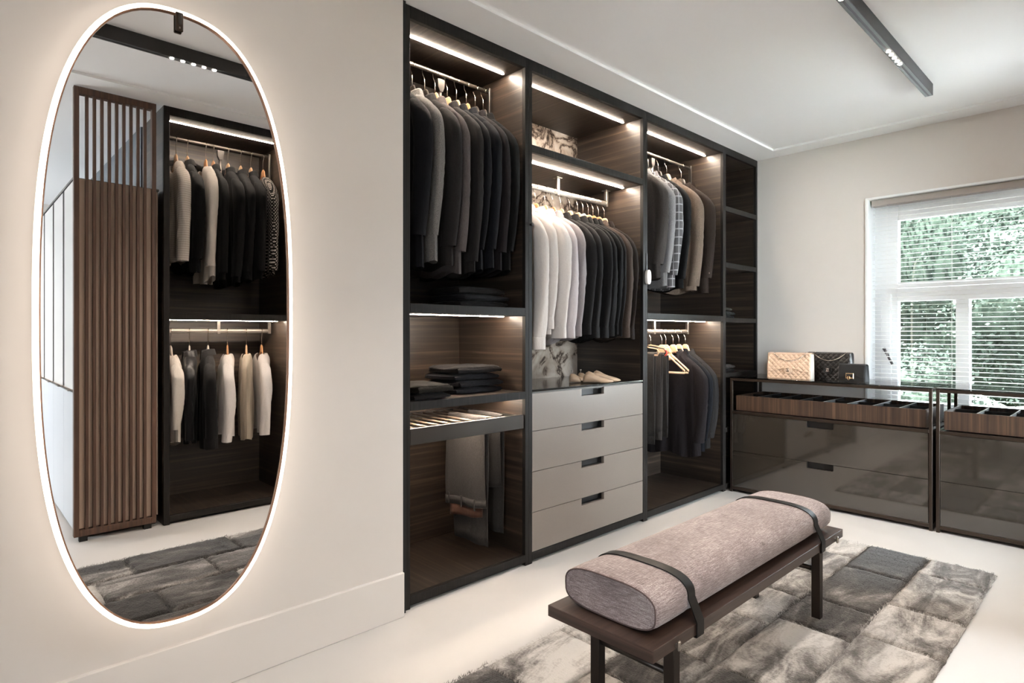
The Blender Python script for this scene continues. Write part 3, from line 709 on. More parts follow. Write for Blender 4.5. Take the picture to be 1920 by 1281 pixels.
for r_ in range(rows):
    x = RX0 - (0 if r_ % 2 == 0 else .0); first = True
    while x < RX1 - .02:
        L = rnd.uniform(.30, .52)
        if first and r_ % 2: L *= .6
        first = False
        x2 = min(RX1, x + L)
        if RX1 - x2 < .15: x2 = RX1
        ya, yb = RYa + r_*ry, RYa + (r_+1)*ry
        nx = max(6, int((x2 - x)/.016)); ny = int(ry/.016)
        P = []
        hz = RH + rnd.uniform(-.002, .003)
        for j in range(ny + 1):
            row = []
            for i in range(nx + 1):
                X = x + (x2 - x)*i/nx; Y = ya + (yb - ya)*j/ny
                e = min((X - x), (x2 - X), (Y - ya), (yb - Y))
                up = min(1, e/.010); up = up*(2 - up)
                if e < 1e-6:
                    X += .005*noise.noise(Vector((X*30, Y*30, 3.1))); Y += .005*noise.noise(Vector((X*30, Y*30, 7.7)))
                zz = .005 + (hz - .005)*up + .0035*noise.noise(Vector((X*22, Y*22, 0)))*up + .0025*noise.noise(Vector((X*60, Y*60, 5)))
                row.append((X, Y, max(.004, zz)))
            P.append(row)
        # skirt down to floor
        q = MB(); q.grid(P)
        loop = [P[0][i] for i in range(nx+1)] + [P[j][nx] for j in range(1, ny+1)] + [P[ny][i] for i in range(nx-1, -1, -1)] + [P[j][0] for j in range(ny-1, 0, -1)]
        q.loft([loop, [(a, b, .0015) for a, b, c in loop]], True, False)
        lean = rnd.uniform(0, 6.28)
        for _ in range(int((x2 - x)*(yb - ya)*26000)):
            X = rnd.uniform(x - .003, x2 + .003); Y = rnd.uniform(ya - .003, yb + .003); a_ = lean + rnd.gauss(0, .7); L_ = rnd.uniform(.007, .015)
            dx, dy_ = math.cos(a_), math.sin(a_); wd = .0011; b0 = len(q.v); zb = hz - .004 + .0035*noise.noise(Vector((X*22, Y*22, 0)))
            q.v += [(X - dy_*wd, Y + dx*wd, zb), (X + dy_*wd, Y - dx*wd, zb), (X + dx*L_, Y + dy_*L_, zb + rnd.uniform(.003, .009))]; q.f.append((b0, b0+1, b0+2))
        o = build('fur_patch', q, M['fur'], rg, True)
        x = x2
# ------------------------------------------------------------------ bench
BX0, BX1, BY0, BY1, BZT, BT = 1.352, 2.790, .886, 1.262, .347, .034
bn = thing('bench', ((BX0 + BX1)/2, (BY0 + BY1)/2, 0), 'long walnut bench with strapped mauve bolster cushion on the rug', 'bench')
M['benchwood'] = noisemat('walnut_bench', (1.5, 60, 60), [(.3, (.022, .013, .010)), (.55, (.05, .030, .023)), (.8, (.10, .062, .045))], .35, bump=.1, bdist=.0005)
M['benchwood_e'] = noisemat('walnut_bench_end', (60, 1.5, 60), [(.3, (.026, .015, .012)), (.55, (.06, .036, .028)), (.8, (.12, .075, .055))], .38, bump=.1, bdist=.0005)
build('seat_board', bx((BX0, BY0, BZT - BT), (BX1, BY1, BZT), .001), M['benchwood'], bn)
build('end_band', bx((BX0 - .0012, BY0 + .0005, BZT - BT + .0005), (BX0 + .0005, BY1 - .0005, BZT - .0005)), M['benchwood_e'], bn)
M['benchleg'] = mat('bronze_bench_leg', (.032, .024, .02), .4, .6)
for x in (BX0 + .135, BX1 - .20):
    for y in (BY0 + .022, BY1 - .089):
        build('leg', bx((x, y, .006), (x + .034, y + .034, BZT - BT + .001), .002), M['benchleg'], bn)
    build('crossbar', MB().tube([(x + .017, BY0 + .05, BZT - BT - .100), (x + .017, BY1 - .08, BZT - BT - .100)], .010, 10), M['benchleg'], bn, True)
for x in (BX0 + .105, BX1 - .10):
    pg = build('metal_peg', bx((x, BY0 - .014, BZT - BT - .002), (x + .012, BY0 - .006, BZT - .008), .003), M['steel'], bn)
    sub('peg_stem', bx((x + .002, BY0 - .008, BZT - BT + .006), (x + .010, BY0 + .002, BZT - BT + .016), .001), M['steel'], pg, bn)
# cushion: D shaped section
def linen():
    m = mat('mauve_melange_linen', (.28, .20, .19), .9); b = m.node_tree.nodes['Principled BSDF']
    b.inputs['Sheen Weight'].default_value = .25; b.inputs['Specular IOR Level'].default_value = .2
    n1 = nd(m, 'ShaderNodeTexNoise', Scale=1, Detail=4, Roughness=.75); lk(m, coords(m, (30, 520, 520)), n1.inputs['Vector'])
    n2 = nd(m, 'ShaderNodeTexNoise', Scale=1, Detail=4, Roughness=.75); lk(m, coords(m, (520, 30, 520)), n2.inputs['Vector'])
    n3 = nd(m, 'ShaderNodeTexNoise', Scale=7, Detail=3); lk(m, coords(m, (1, 1, 1)), n3.inputs['Vector'])
    a = nd(m, 'ShaderNodeMath', operation='ADD'); lk(m, n1.outputs['Fac'], a.inputs[0]); lk(m, n2.outputs['Fac'], a.inputs[1])
    c = nd(m, 'ShaderNodeMath', operation='MULTIPLY_ADD'); lk(m, n3.outputs['Fac'], c.inputs[0]); c.inputs[1].default_value = .35; lk(m, a.outputs[0], c.inputs[2])
    r = ramp(m, [(.0, (.0, .0, .0)), (1.0, (1, 1, 1))])
    q = nd(m, 'ShaderNodeMapRange'); q.inputs['From Min'].default_value = .85; q.inputs['From Max'].default_value = 1.55; lk(m, c.outputs[0], q.inputs['Value'])
    r = ramp(m, [(.1, (.085, .060, .060)), (.45, (.215, .168, .167)), (.7, (.385, .325, .322)), (.95, (.63, .575, .567))]); lk(m, q.outputs[0], r.inputs['Fac']); lk(m, r.outputs['Color'], b.inputs['Base Color'])
    u = nd(m, 'ShaderNodeBump', Strength=.4, Distance=.0012); lk(m, a.outputs[0], u.inputs['Height']); lk(m, u.outputs['Normal'], b.inputs['Normal'])
    return m
M['linen'] = linen()
CY = (BY0 + BY1)/2 + .004; CH = .124; CWd = .168
def sect(sy, sz, n=40, grow=0):
    pts = []
    for i in range(n):
        a = 2*PI*i/n; c, s_ = math.cos(a), math.sin(a)
        y = (CWd*sy + grow)*math.copysign(abs(c)**.62, c)
        zz = (CH/2*sz + grow)*math.copysign(abs(s_)**(.72 if s_ > 0 else .55), s_)
        pts.append((CY + y, BZT + CH/2 + .002 + zz))
    return pts
cx0, cx1 = BX0 + .055, BX1 - .060
xs = [(cx0 + .004, .86, .80), (cx0, .93, .90), (cx0 + .003, .975, .965), (cx0 + .02, .995, .99)] + [(cx0 + (cx1 - cx0)*t, 1, 1 + .01*math.sin(t*9)) for t in (.06, .12, .135, .15, .2, .3, .4, .5, .6, .7, .8, .85, .865, .88, .94)] + [(cx1 - .02, .995, .99), (cx1 - .003, .975, .965), (cx1, .93, .90), (cx1 - .004, .86, .80)]
st1, st2 = cx0 + (cx1 - cx0)*.135, cx0 + (cx1 - cx0)*.865
rings = []
for x, a, b in xs:
    sq = 1 - .018*math.exp(-((x - st1)/.02)**2) - .018*math.exp(-((x - st2)/.02)**2)
    rings.append([(x, y, zz) for y, zz in sect(a*sq, b*sq)])
cu = build('cushion', MB().loft(rings), M['linen'], bn, True); ang(cu, 1.0)
M['piping'] = mat('cushion_piping', (.09, .06, .058), .9)
for x in (cx0 + .001, cx1 - .001):
    p = [(x, y, zz) for y, zz in sect(.965, .955)]
    sub('piping', MB().tube(p + p[:2], .0024, 6, False), M['piping'], cu, bn, True)
M['leather'] = mat('black_leather_strap', (.006, .0055, .0055), .45, 0, **{'Specular IOR Level': .25})
for x in (st1, st2):
    p = sect(.982, .982, 64, .0025)
    # strap passes over the cushion and hangs down around the board
    up = [(y, zz) for y, zz in p if zz > BZT + CH*.42]
    up.sort(key=lambda k: math.atan2(k[1] - (BZT + CH*.4), k[0] - CY))
    path = [(BY0 - .004 + 0, BZT - BT - .004)] 
    right = sorted(up, key=lambda k: k[0])
    path = [(BY0 - .0035, BZT - BT - .003), (BY0 - .0035, BZT + .004)] + [(y, zz) for y, zz in right] + [(BY1 + .0035, BZT + .004), (BY1 + .0035, BZT - BT - .003)]
    path.append((BY0 - .0035, BZT - BT - .003))
    q = MB(); rr = []
    n = len(path)
    for i, (y, zz) in enumerate(path):
        a = Vector(path[max(0, i-1)]); b = Vector(path[min(n-1, i+1)]); t = (b - a).normalized(); nr = Vector((-t.y, t.x))
        rr.append([(x - .019, y, zz), (x + .019, y, zz), (x + .019, y + nr.x*.003, zz + nr.y*.003), (x - .019, y + nr.x*.003, zz + nr.y*.003)])
    q.loft(rr, True, True)
    st = build('strap', q, M['leather'], bn); ang(st, .8)

# ------------------------------------------------------------------ garments
def smooth(t): t = max(0, min(1, t)); return t*t*(3 - 2*t)
hook_mesh = {}
HANG = {}
def make_hanger(kind):
    """returns (hook mesh, body mesh, bar mesh or None); local x across shoulders, z up, origin at rail centre"""
    if kind in HANG: return HANG[kind]
    q = MB(); pts = []
    for a in range(-30, 211, 15):
        t = math.radians(a); pts.append((-.020*math.cos(t), 0, .004 + .018*math.sin(t)))
    pts = pts[::-1]
    pts = pts[::-1]
    pts = [(-p[0], 0, p[2]) for p in pts]
    pts += [(-.016, 0, -.012), (-.006, 0, -.030), (0, 0, -.045), (0, 0, -.092)]
    q.tube(pts, .0021, 6)
    o = build('hook', q, M['wire'], None, True); hook = o.data; bpy.data.objects.remove(o)
    m = M['hangwood2' if 'orange' in kind else 'hangdark' if 'dark' in kind else 'hangwhite' if 'white' in kind else 'hangwood']
    wide = 'suit' in kind
    q = MB(); rings = []
    for i in range(-14, 15):
        u = i/14; x = .180*u; au = abs(u)
        zc = -.097 - .070*smooth((au - .10)/.18) - .106*max(0, (au - .28)/.72)
        hh = .024*(1 - au)**1.5 + .0085
        if wide: hh = .026*max(0, 1 - au*2.6)**.5 + .0085
        ty = .0055 + (.0045*smooth((au - .45)/.5) if wide else .002*smooth((au - .5)/.5))
        yo = -.007*au*au
        zt = zc + .006
        rings.append([(x, yo + ty*c, zt - hh + hh*s_) for c, s_ in ((1, 0), (.75, .7), (0, 1), (-.75, .7), (-1, 0), (-.75, -.7), (0, -1), (.75, -.7))])
    q.loft(rings)
    o = build('hanger_body', q, m, None, True); body = o.data; bpy.data.objects.remove(o)
    bar = None
    if 'bar' in kind:
        q = MB(); q.tube([(-.176, -.006, -.292), (.176, -.006, -.292)], .0055, 8)
        o = build('trouser_bar', q, m, None, True); bar = o.data; bpy.data.objects.remove(o)
        q = MB(); 
        for s_ in (-1, 1): q.tube([(s_*.164, -.006, -.258), (s_*.164, -.006, -.298)], .002, 6)
        o = build('bar_wire', q, M['wire'], None, True); bw = o.data; bpy.data.objects.remove(o)
        bar = (bar, bw)
    HANG[kind] = (hook, body, bar); return HANG[kind]
def child(name, me, parent):
    o = bpy.data.objects.new(name, me); COL.objects.link(o); o.parent = parent; return o
def hanger(kind, loc, rz, label, group, name='clothes_hanger'):
    hk, bd, bar = make_hanger(kind)
    t = thing(name, loc, label, 'hanger', group, rz)
    child('hook', hk, t); child('hanger_body', bd, t)
    if bar: child('trouser_bar', bar[0], t); child('bar_wire', bar[1], t)
    return t
def squeeze(t, lim):
    """soft-clip local y between two limit lines y = b + k*x, so that hung cloth presses flat against its neighbour"""
    def f(x, y):
        b, k = lim[1] if y > 0 else lim[0]
        h = max(.008, (b + k*x) if y > 0 else -(b + k*x)) - .0012
        r = abs(y)/h
        r = r if r < .45 else .45 + .55*math.tanh((r - .45)/.55)
        return math.copysign(r*h, y)
    todo = list(t.children)
    while todo:
        o = todo.pop(); todo += list(o.children)
        if o.name.split('.')[0] == 'button':
            y_ = f(o.location.x, o.location.y); o.location.y = math.copysign(max(.004, abs(y_) - .0075), y_); continue
        for v in o.data.vertices: v.co.y = f(v.co.x, v.co.y)
        o.data.update()
btn = None
def garment(kind, loc, rz, drop, fab, label, group, seed, W=.208, D=.036, sleeve=True, sl_drop=None, name=None, twist=0.0, lap=False, collar=True, flare=.04, neckdip=.03, sag=0.0, cat=None, zs=None, neck=.062, lim=None):
    """hanging garment; local origin at the rail centre. front = -y"""
    global btn
    rnd = random.Random(seed)
    fm = FB[fab]
    jacket = kind == 'jacket'
    t = thing(name or kind, loc, label, cat or kind, group, rz)
    zneck = -.148
    if zs is None: zs = -.245 if jacket else -.228
    ph = [rnd.uniform(0, 6.28) for _ in range(8)]
    zh = -drop
    def ztop(x, side):
        ax = abs(x)
        if ax < neck:
            dip = neckdip if side < 0 else -.0
            return zneck - .004 - dip*(1 - (ax/neck)**2)
        k = (ax - neck)/(W - neck)
        return zneck - .004 + (zs - zneck)*k**1.1 - (.012*k**6)
    A = .010 if jacket else .014
    def surf(u, tt, side):
        wf = 1 - .07*math.sin(PI*min(1, tt*1.15)) + flare*tt
        x0 = W*u; zt = ztop(x0, side)
        x = x0*wf
        hemw = .012*math.sin(5*u + ph[0]) + (.022*(1 - abs(u))**1 if not jacket else 0)*-1 + (.018*u*u if not jacket else 0)
        zz = zt + (zh + hemw - zt)*tt
        s1 = min(1, (zt - zz)/.05); tr = math.sqrt(max(0, 1 - (1 - s1)**2))
        opn = .62*smooth((neck + .012 - abs(x0))/.03)*(1 - s1)
        d = D*(tr + opn*(1 - tr))*max(0, 1 - abs(u)**6)**.5*(1 + .15*math.sin(3*tt + ph[1])) * (1 - .25*tt*(0 if jacket else 1))
        fo = A*smooth(tt*1.6)*(math.sin(3.1*u*PI/1 + ph[2] + .8*math.sin(2.2*tt + ph[3])) + .6*math.sin(5.3*u*PI + ph[4] + 1.2*tt)) * (1 if side < 0 else .8)
        fo += (.005 if jacket else .010)*noise.noise(Vector((x*16, zz*6, seed*3.3 + side)))*tr
        y = side*d + fo*max(.15, 1 - abs(u)**4) - .012*u*u
        return Vector((x, y + sag*tt, zz))
    NX, NT = 26, 28
    q = MB()
    for side in (-1, 1):
        q.grid([[surf(math.sin(PI/2*(-1 + 2*i/NX))*.35 + (-1 + 2*i/NX)*.65, (j/NT)**1.6, side) for i in range(NX + 1)] for j in range(NT + 1)])
    build('body', q, fm, t, True, world=False, merge=True)
    zc = -(sl_drop if sl_drop else drop - .10)
    if sleeve:
        for s_ in (-1, 1):
            q = MB(); rings = []; NR = 16
            bow = rnd.uniform(-.014, .014); fwd = rnd.uniform(-.016, .010)
            zst = zs + .006; DH = .045
            zl_ = [(zst - DH*(1 - math.cos(j/6*PI/2)), math.sin(j/6*PI/2)) for j in range(7)]
            zl_[0] = (zst, .12)
            zl_ += [(zst - DH + (zc - zst + DH)*j/22, 1.0) for j in range(1, 23)]
            for zz, g in zl_:
                k = (zz - zst)/(zc - zst)
                cxx = s_*(W*.90 + .020*smooth(k*5) + .022*math.sin(k*PI) - .016*k)
                cy = -.012 + fwd*smooth(k) + bow*math.sin(k*PI*.9)
                r1 = (.055 if jacket else .050)*(1 - .22*k)*g; r2 = (.043 if jacket else .038)*(1 - .10*k)*g
                ring = []
                for a_ in range(NR):
                    tt = 2*PI*a_/NR
                    mod = 1 + .06*math.sin(2*tt + ph[5] + 2.3*k) + (.05 if jacket else .12)*math.sin(3*tt + ph[6] + 5*k + s_)*smooth(k*2)
                    mod += .035*math.exp(-((k - .52)/.16)**2)*math.sin(70*k + 2*math.cos(tt + ph[7]))
                    mod += (.07 if jacket else .16)*noise.noise(Vector((math.cos(tt)*1.6 + seed, math.sin(tt)*1.6, zz*7 + s_*5)))*smooth(k*6)
                    ring.append((cxx + r1*mod*math.cos(tt), cy + r2*mod*math.sin(tt), zz - .75*s_*r1*mod*math.cos(tt)*(1 - smooth(k*4.5))))
                rings.append(ring)
            c_ = Vector((sum(p[0] for p in rings[-1])/NR, sum(p[1] for p in rings[-1])/NR, zc)); lastc = c_
            full = list(rings)
            for f, up_ in ((.93, .001), (.88, .05)):
                rings.append([(c_.x + (p[0] - c_.x)*f, c_.y + (p[1] - c_.y)*f, zc + up_) for p in full[-1]])
            q.loft(rings, True, True)
            sl = build('sleeve', q, fm, t, True, world=False); ang(sl, 1.0)
            if kind == 'shirt':
                q = MB(); q.loft([[(c_.x + (p[0] - c_.x)*f, c_.y + (p[1] - c_.y)*f, zz) for p in full[-2]] for f, zz in ((1.0, zc + .060), (1.10, zc + .054), (1.12, zc - .006), (1.04, zc - .010), (.96, zc + .03))])
                build('cuff', q, fm, sl, True, world=False)
            elif jacket:
                for b_ in range(3):
                    px = c_.x + s_*.036; py = c_.y - .024; pz = zc + .035 + .019*b_
                    if btn is None:
                        mm = MB(); mm.loft([[(.0065*f*math.cos(a_*PI/5), .0065*f*math.sin(a_*PI/5), zz) for a_ in range(10)] for f, zz in ((.95, -.004), (1, .002), (.8, .004))])
                        o = build('button', mm, M['button'], None, True); btn = o.data; bpy.data.objects.remove(o)
                    o = child('button', btn, sl); o.location = (px, py, pz); o.rotation_euler = Vector((s_*1.0, -.75, 0)).to_track_quat('Z', 'Y').to_euler()
    if collar:
        q = MB(); rings = []
        n = 22; op = .42 if kind == 'shirt' else .75
        prof = [(1.0, 0.0), (.95, .030), (.98, .036), (1.06, .030), (1.30, -.004)] if kind == 'shirt' else [(1.02, -.004), (.98, .026), (1.03, .031), (1.12, .024), (1.36, -.012)]
        for i in range(n + 1):
            a = -PI/2 + op + (2*PI - 2*op)*i/n
            f = smooth((abs(i - n/2)/(n/2) - .55)/.45)
            rr = []
            for pi_, (rad, hz) in enumerate(prof):
                lowf = .034*f if pi_ == len(prof) - 1 else 0
                rr.append((neck*1.02*rad*math.cos(a), .044*rad*math.sin(a) - .004, zneck - .006 + hz - lowf - (.018*f if jacket else .012*f)))
            rings.append(rr)
        q.grid(rings)
        build('collar', q, fm, t, True, world=False)
    if jacket and lap:
        for s_ in (-1, 1):
            def on(x, zz, off):
                u = max(-.98, min(.98, x/W)); tt = 0
                zt = ztop(x, -1); tt = (zz - zt)/(zh - zt); p = surf(u, max(.0, min(1, tt)), -1)
                return (x, p.y - off, zz)
            edge_in = [(s_*(.060 - .052*k), zneck - .010 - .42*k) for k in [i/10 for i in range(11)]]
            wd = [.045, .066, .074, .074, .040, .082, .076, .062, .044, .024, .004]
            q = MB(); q.grid([[on(x, zz, .006), on(x + s_*wd[i]*.5, zz + .012, .010), on(x + s_*wd[i], zz + .02, .005)] for i, (x, zz) in enumerate(edge_in)])
            build('lapel', q, fm, t, False, world=False)
    if lim: squeeze(t, lim)
    return t
def hang_row(rows, y, zz, rz0, group_g, group_h, ends, seat, posts=()):
    """ends: x of the solid things at both rail ends; seat: how far a hook's loop drops onto the rail; posts: uprights between garments"""
    items = [(r, math.radians(r[7].get('rot', 0))) for r in rows]
    def bound(i, sgn):
        """limit line between item i and the next thing on its sgn side, in world (x, angle)"""
        x, d = items[i][0][0], items[i][1]; j = i + sgn
        if 0 <= j < len(items): xb, db = (x + items[j][0][0])/2, (d + items[j][1])/2
        else: xb, db = ends[sgn > 0], 0.0
        for p in posts:
            if (p - x)*sgn > 0 and (0 > j or j >= len(items) or (items[j][0][0] - p)*sgn > 0): xb, db = p - sgn*.011, 0.0
        return xb, db
    for i, (r, d) in enumerate(items):
        x, gk, fab, drop, hk, lab, hlab = r[:7]; kw = dict(r[7]); kw.pop('rot', 0)
        rz = rz0 + d; lim = []
        for sgn in (-1, 1):
            xb, db = bound(i, sgn); px, py = (xb - x)*math.cos(-rz), (xb - x)*math.sin(-rz)
            k = math.tan(db - d); lim.append((py - k*px, k))
        if gk: garment(gk, (x, y, zz - seat), rz, drop, fab, lab, group_g, int(x*1000) % 977, lim=lim, **kw)
        if hk: hanger(hk, (x, y, zz - seat), rz, hlab, group_h)
R_ = -PI/2
J = dict
# bay 1: suit jackets
hang_row([
 (1.545, 'jacket', 'navy', .98, 'suit_dark', 'dark navy suit jacket beside the left end of the suit rail', 'dark hanger under the navy jacket at the suit rail end', J(rot=2, sl_drop=0.850)),
 (1.635, 'jacket', 'tweed', .95, 'suit_dark', 'grey tweed jacket with pale cuff buttons on the suit rail', 'dark hanger carrying the grey tweed jacket', J(rot=-4, sl_drop=0.840, W=.214, D=.04)),
 (1.708, 'jacket', 'charcoal', .97, 'suit_dark', 'charcoal wool jacket between the tweed and grey mauve jackets', 'dark hanger carrying the charcoal jacket beside the tweed', J(rot=3, sl_drop=0.880)),
 (1.770, 'jacket', 'greymauve', 1.00, 'suit', 'grey mauve suit jacket in the middle of the suit rail', 'hanger carrying the grey mauve suit jacket', J(rot=-3, sl_drop=0.900, W=.212)),
 (1.846, 'jacket', 'charcoal', 1.00, 'suit', 'charcoal jacket with its pale hanger neck showing, beside grey mauve', 'pale square-necked hanger next to the pull handle', J(rot=2, sl_drop=0.940)),
 (1.905, 'jacket', 'navy', .98, 'suit', 'navy jacket with a turned up collar on the suit rail', 'pale hanger under the turned up navy collar', J(rot=-2, sl_drop=0.880)),
 (1.970, 'jacket', 'ink', .97, 'suit_orange', 'ink blue jacket hanging from the orange brown hanger', 'orange brown wooden hanger on the suit rail', J(rot=1, sl_drop=0.870)),
 (2.030, 'jacket', 'plum', .98, 'suit_dark', 'dark plum jacket beside the last black jacket', 'dark hanger carrying the dark plum jacket', J(rot=-1, sl_drop=0.880)),
 (2.085, 'jacket', 'black', .97, 'suit_dark', 'black jacket hanging last against the wooden side panel', 'dark hanger carrying the last black jacket', J(rot=0, sl_drop=0.870, W=.205)),
], RY, RZ1, R_, 'suit jackets in the narrow bay', 'hangers in the narrow bay', (1.469, 2.117), .0108, (1.808,))
# bay 2: shirts
hang_row([
 (2.300, 'shirt', 'white', .90, 'plain', 'crisp white shirt half hidden by the wardrobe frame', 'beech hanger of the half hidden white shirt', J(rot=2, sl_drop=.92)),
 (2.400, 'shirt', 'white', .86, 'orange', 'white shirt with full cuffs, second on the shirt rail', 'orange beech hanger of the second white shirt', J(rot=-3, sl_drop=.81)),
 (2.482, 'shirt', 'white', .87, 'orange', 'white shirt with a striped look between white and lilac shirts', 'orange beech hanger of the third white shirt', J(rot=3, sl_drop=.86)),
 (2.560, 'shirt', 'lilac', .88, 'plain', 'pale lilac shirt next to the white shirts', 'pale beech hanger of the lilac shirt', J(rot=-2, sl_drop=.86)),
 (2.629, 'shirt', 'lightgrey', .87, 'orange', 'light grey shirt squeezed between lilac and slate shirts', 'orange hanger standing alone above the light grey shirt', J(rot=1, sl_drop=.85)),
 (2.700, 'shirt', 'slate', .86, 'plain', 'slate grey shirt beside the light grey shirt', 'beech hanger of the slate shirt beside the light grey one', J(rot=2, sl_drop=.84)),
 (2.783, 'shirt', 'slate', .87, 'plain', 'slate shirt with an open pointed collar on a broad beech hanger', 'broad beech hanger showing above the open slate collar', J(rot=-2, sl_drop=.86)),
 (2.858, 'shirt', 'coal', .87, 'plain', 'coal black shirt in the middle of the dark shirts', 'pale beech hanger over the coal shirt', J(rot=2, sl_drop=.86)),
 (2.910, 'shirt', 'coal', .86, 'white', 'coal denim shirt left of the black shirt', 'cream hanger among the dark shirts', J(rot=-1, sl_drop=.85)),
 (2.962, 'shirt', 'black', .85, 'plain', 'black shirt right of the coal denim shirt', 'beech hanger over the black shirt', J(rot=1, sl_drop=.84)),
 (3.010, 'shirt', 'slate', .86, 'orange', 'dark slate shirt just before the brown corduroy shirt', 'small orange hanger before the brown shirt', J(rot=-1, sl_drop=.85)),
 (3.065, 'shirt', 'brown', .86, 'orange', 'brown corduroy shirt near the end of the shirt rail', 'orange hanger of the brown corduroy shirt', J(rot=2, sl_drop=.86)),
 (3.125, 'shirt', 'dkbrown', .87, 'plain', 'dark brown overshirt last on the rail by the side panel', 'pale hanger of the last dark brown overshirt', J(rot=0, sl_drop=.87, W=.205)),
], RY, RZ2, R_, 'shirts above the drawers', 'hangers above the drawers', (2.204, 3.186), .0055)
# bay 3 upper
hang_row([
 (3.455, 'jacket', 'taupegrey', .90, 'suit_dark', 'taupe grey jacket partly behind the wardrobe upright', 'dark hanger behind the wardrobe upright', J(rot=2, sl_drop=.81)),
 (3.545, 'jacket', 'herring', .95, 'suit_dark', 'light grey herringbone jacket beside the checked jacket', 'dark hanger of the herringbone jacket', J(rot=-2, sl_drop=.86)),
 (3.630, 'jacket', 'check', .96, 'suit_dark', 'grey checked jacket with pale window lines', 'dark hanger of the checked jacket', J(rot=2, sl_drop=.87)),
 (3.755, 'jacket', 'black', .96, 'suit_dark', 'black jacket between the checked and brown linen jackets', 'dark hanger between the checked and brown linen jackets', J(rot=-3, sl_drop=.89)),
 (3.868, 'jacket', 'linen', .97, 'suit', 'brown linen jacket with open lapels facing out', 'pale square-necked hanger of the brown linen jacket', J(rot=14, sl_drop=.93, lap=True, W=.214)),
 (4.070, 'jacket', 'umber', .96, 'suit_dark', 'umber brown jacket hanging by the lit side panel', 'dark hanger with a clip bar of the umber jacket', J(rot=8, sl_drop=.86, lap=True)),
], RY, RZ1 - .015, R_, 'jackets on the upper rail of the third bay', 'hangers on the upper rail of the third bay', (3.258, 4.190), .0108, (3.69,))
# bay 3 lower
hang_row([
 (3.804, None, None, 0, 'suit_bar', '', 'empty wooden hanger with trouser bar, next to the hung trousers', J(rot=6)),
 (3.858, None, None, 0, 'suit_bar', '', 'empty wooden hanger with trouser bar, next to the dark jackets', J(rot=5)),
 (3.955, 'jacket', 'plum', .90, 'suit_bar', 'dark plum suit jacket with open lapels behind the empty hangers', 'wooden suit hanger of the dark plum jacket', J(rot=6, sl_drop=.80, lap=True, W=.214)),
 (4.037, 'jacket', 'ink', .88, 'suit', 'ink blue jacket in the middle of the lower rail group', 'wooden suit hanger of the ink blue lower jacket', J(rot=2, sl_drop=.79)),
 (4.129, 'jacket', 'charcoal', .86, 'suit', 'charcoal jacket at the end of the lower rail', 'cream suit hanger at the end of the lower rail', J(rot=0, sl_drop=.78, W=.205)),
], RY, RZ3, R_, 'jackets on the lower rail', 'hangers on the lower rail', (3.70, 4.226), .0055)
# opposite wardrobe upper and lower
hang_row([
 (1.120, 'blouse', 'seer', .80, 'plain', 'cream textured blouse with ruffled neck beside the slatted screen', 'beech hanger of the cream textured blouse', J(rot=0, sl_drop=.82, neckdip=.07, collar=False, neck=.085)),
 (1.188, 'jacket', 'black', .88, 'plain', 'black jacket between the textured and the cream blouse', 'beech hanger of the black jacket between two pale blouses', J(rot=-2, sl_drop=.80)),
 (1.303, 'blouse', 'cream', .93, 'orange', 'cream blouse with a rounded long hem among black jackets', 'orange beech hanger of the long cream blouse', J(rot=2, sl_drop=.84, collar=False, neckdip=.06, neck=.08)),
 (1.351, 'jacket', 'black', .92, 'plain', 'black jacket directly behind the long cream blouse', 'beech hanger directly behind the cream blouse', J(rot=0, sl_drop=.88)),
 (1.447, 'jacket', 'black', .95, 'plain', 'black blazer with a stand collar beside the lift handle', 'pale hanger beside the lift handle', J(rot=-2, sl_drop=.90)),
 (1.532, 'jacket', 'black', .92, 'plain', 'black blazer in the middle of the three black blazers', 'pale hanger of the middle black blazer', J(rot=2, sl_drop=.86)),
 (1.603, 'jacket', 'black', .90, 'plain', 'black blazer next to the patterned blouse', 'pale hanger next to the patterned blouse', J(rot=0, sl_drop=.85)),
 (1.690, 'blouse', 'dots', .86, 'orange', 'black and cream patterned blouse at the rail end', 'orange beech hanger of the patterned blouse', J(rot=0, sl_drop=.84, collar=False, W=.2)),
], ORY, 2.478, R_, 'blouses and blazers seen in the mirror, upper rail', 'hangers seen in the mirror, upper rail', (1.036, 1.727), .0108, (1.40,))
hang_row([
 (1.088, 'blouse', 'cream', .72, 'white', 'cream blouse hanging first beside the wardrobe frame, lower rail', 'white hanger of the first cream blouse', J(rot=0, sl_drop=.62, collar=False)),
 (1.201, 'blouse', 'satin', .72, 'white', 'black satin blouse with an open neck', 'white hanger showing in the black satin neck', J(rot=12, sl_drop=.70, neckdip=.10, neck=.075)),
 (1.318, 'shirt', 'coal', .78, 'white', 'charcoal overshirt with a raised collar', 'white hanger behind the raised charcoal collar', J(rot=10, sl_drop=.76)),
 (1.444, 'blouse', 'white', .70, 'orange', 'white blouse with a gathered yoke', 'orange beech hanger of the gathered white blouse', J(rot=14, sl_drop=.74, neckdip=.05, collar=False, neck=.08, flare=.10)),
 (1.573, 'blouse', 'silk', .74, 'plain', 'taupe silk top with a wide round neck', 'beech hanger exposed in the taupe silk neckline', J(rot=16, sleeve=False, neckdip=.075, collar=False, neck=.115, flare=.12)),
 (1.680, 'blouse', 'white', .70, 'orange', 'white blouse with ruffled front, last on the lower rail', 'orange beech hanger of the last white blouse', J(rot=10, sl_drop=.72, neckdip=.06, collar=False, neck=.085, W=.2)),
], ORY, 1.203, R_, 'blouses seen in the mirror, lower rail', 'hangers seen in the mirror, lower rail', (1.024, 1.758), .0055)

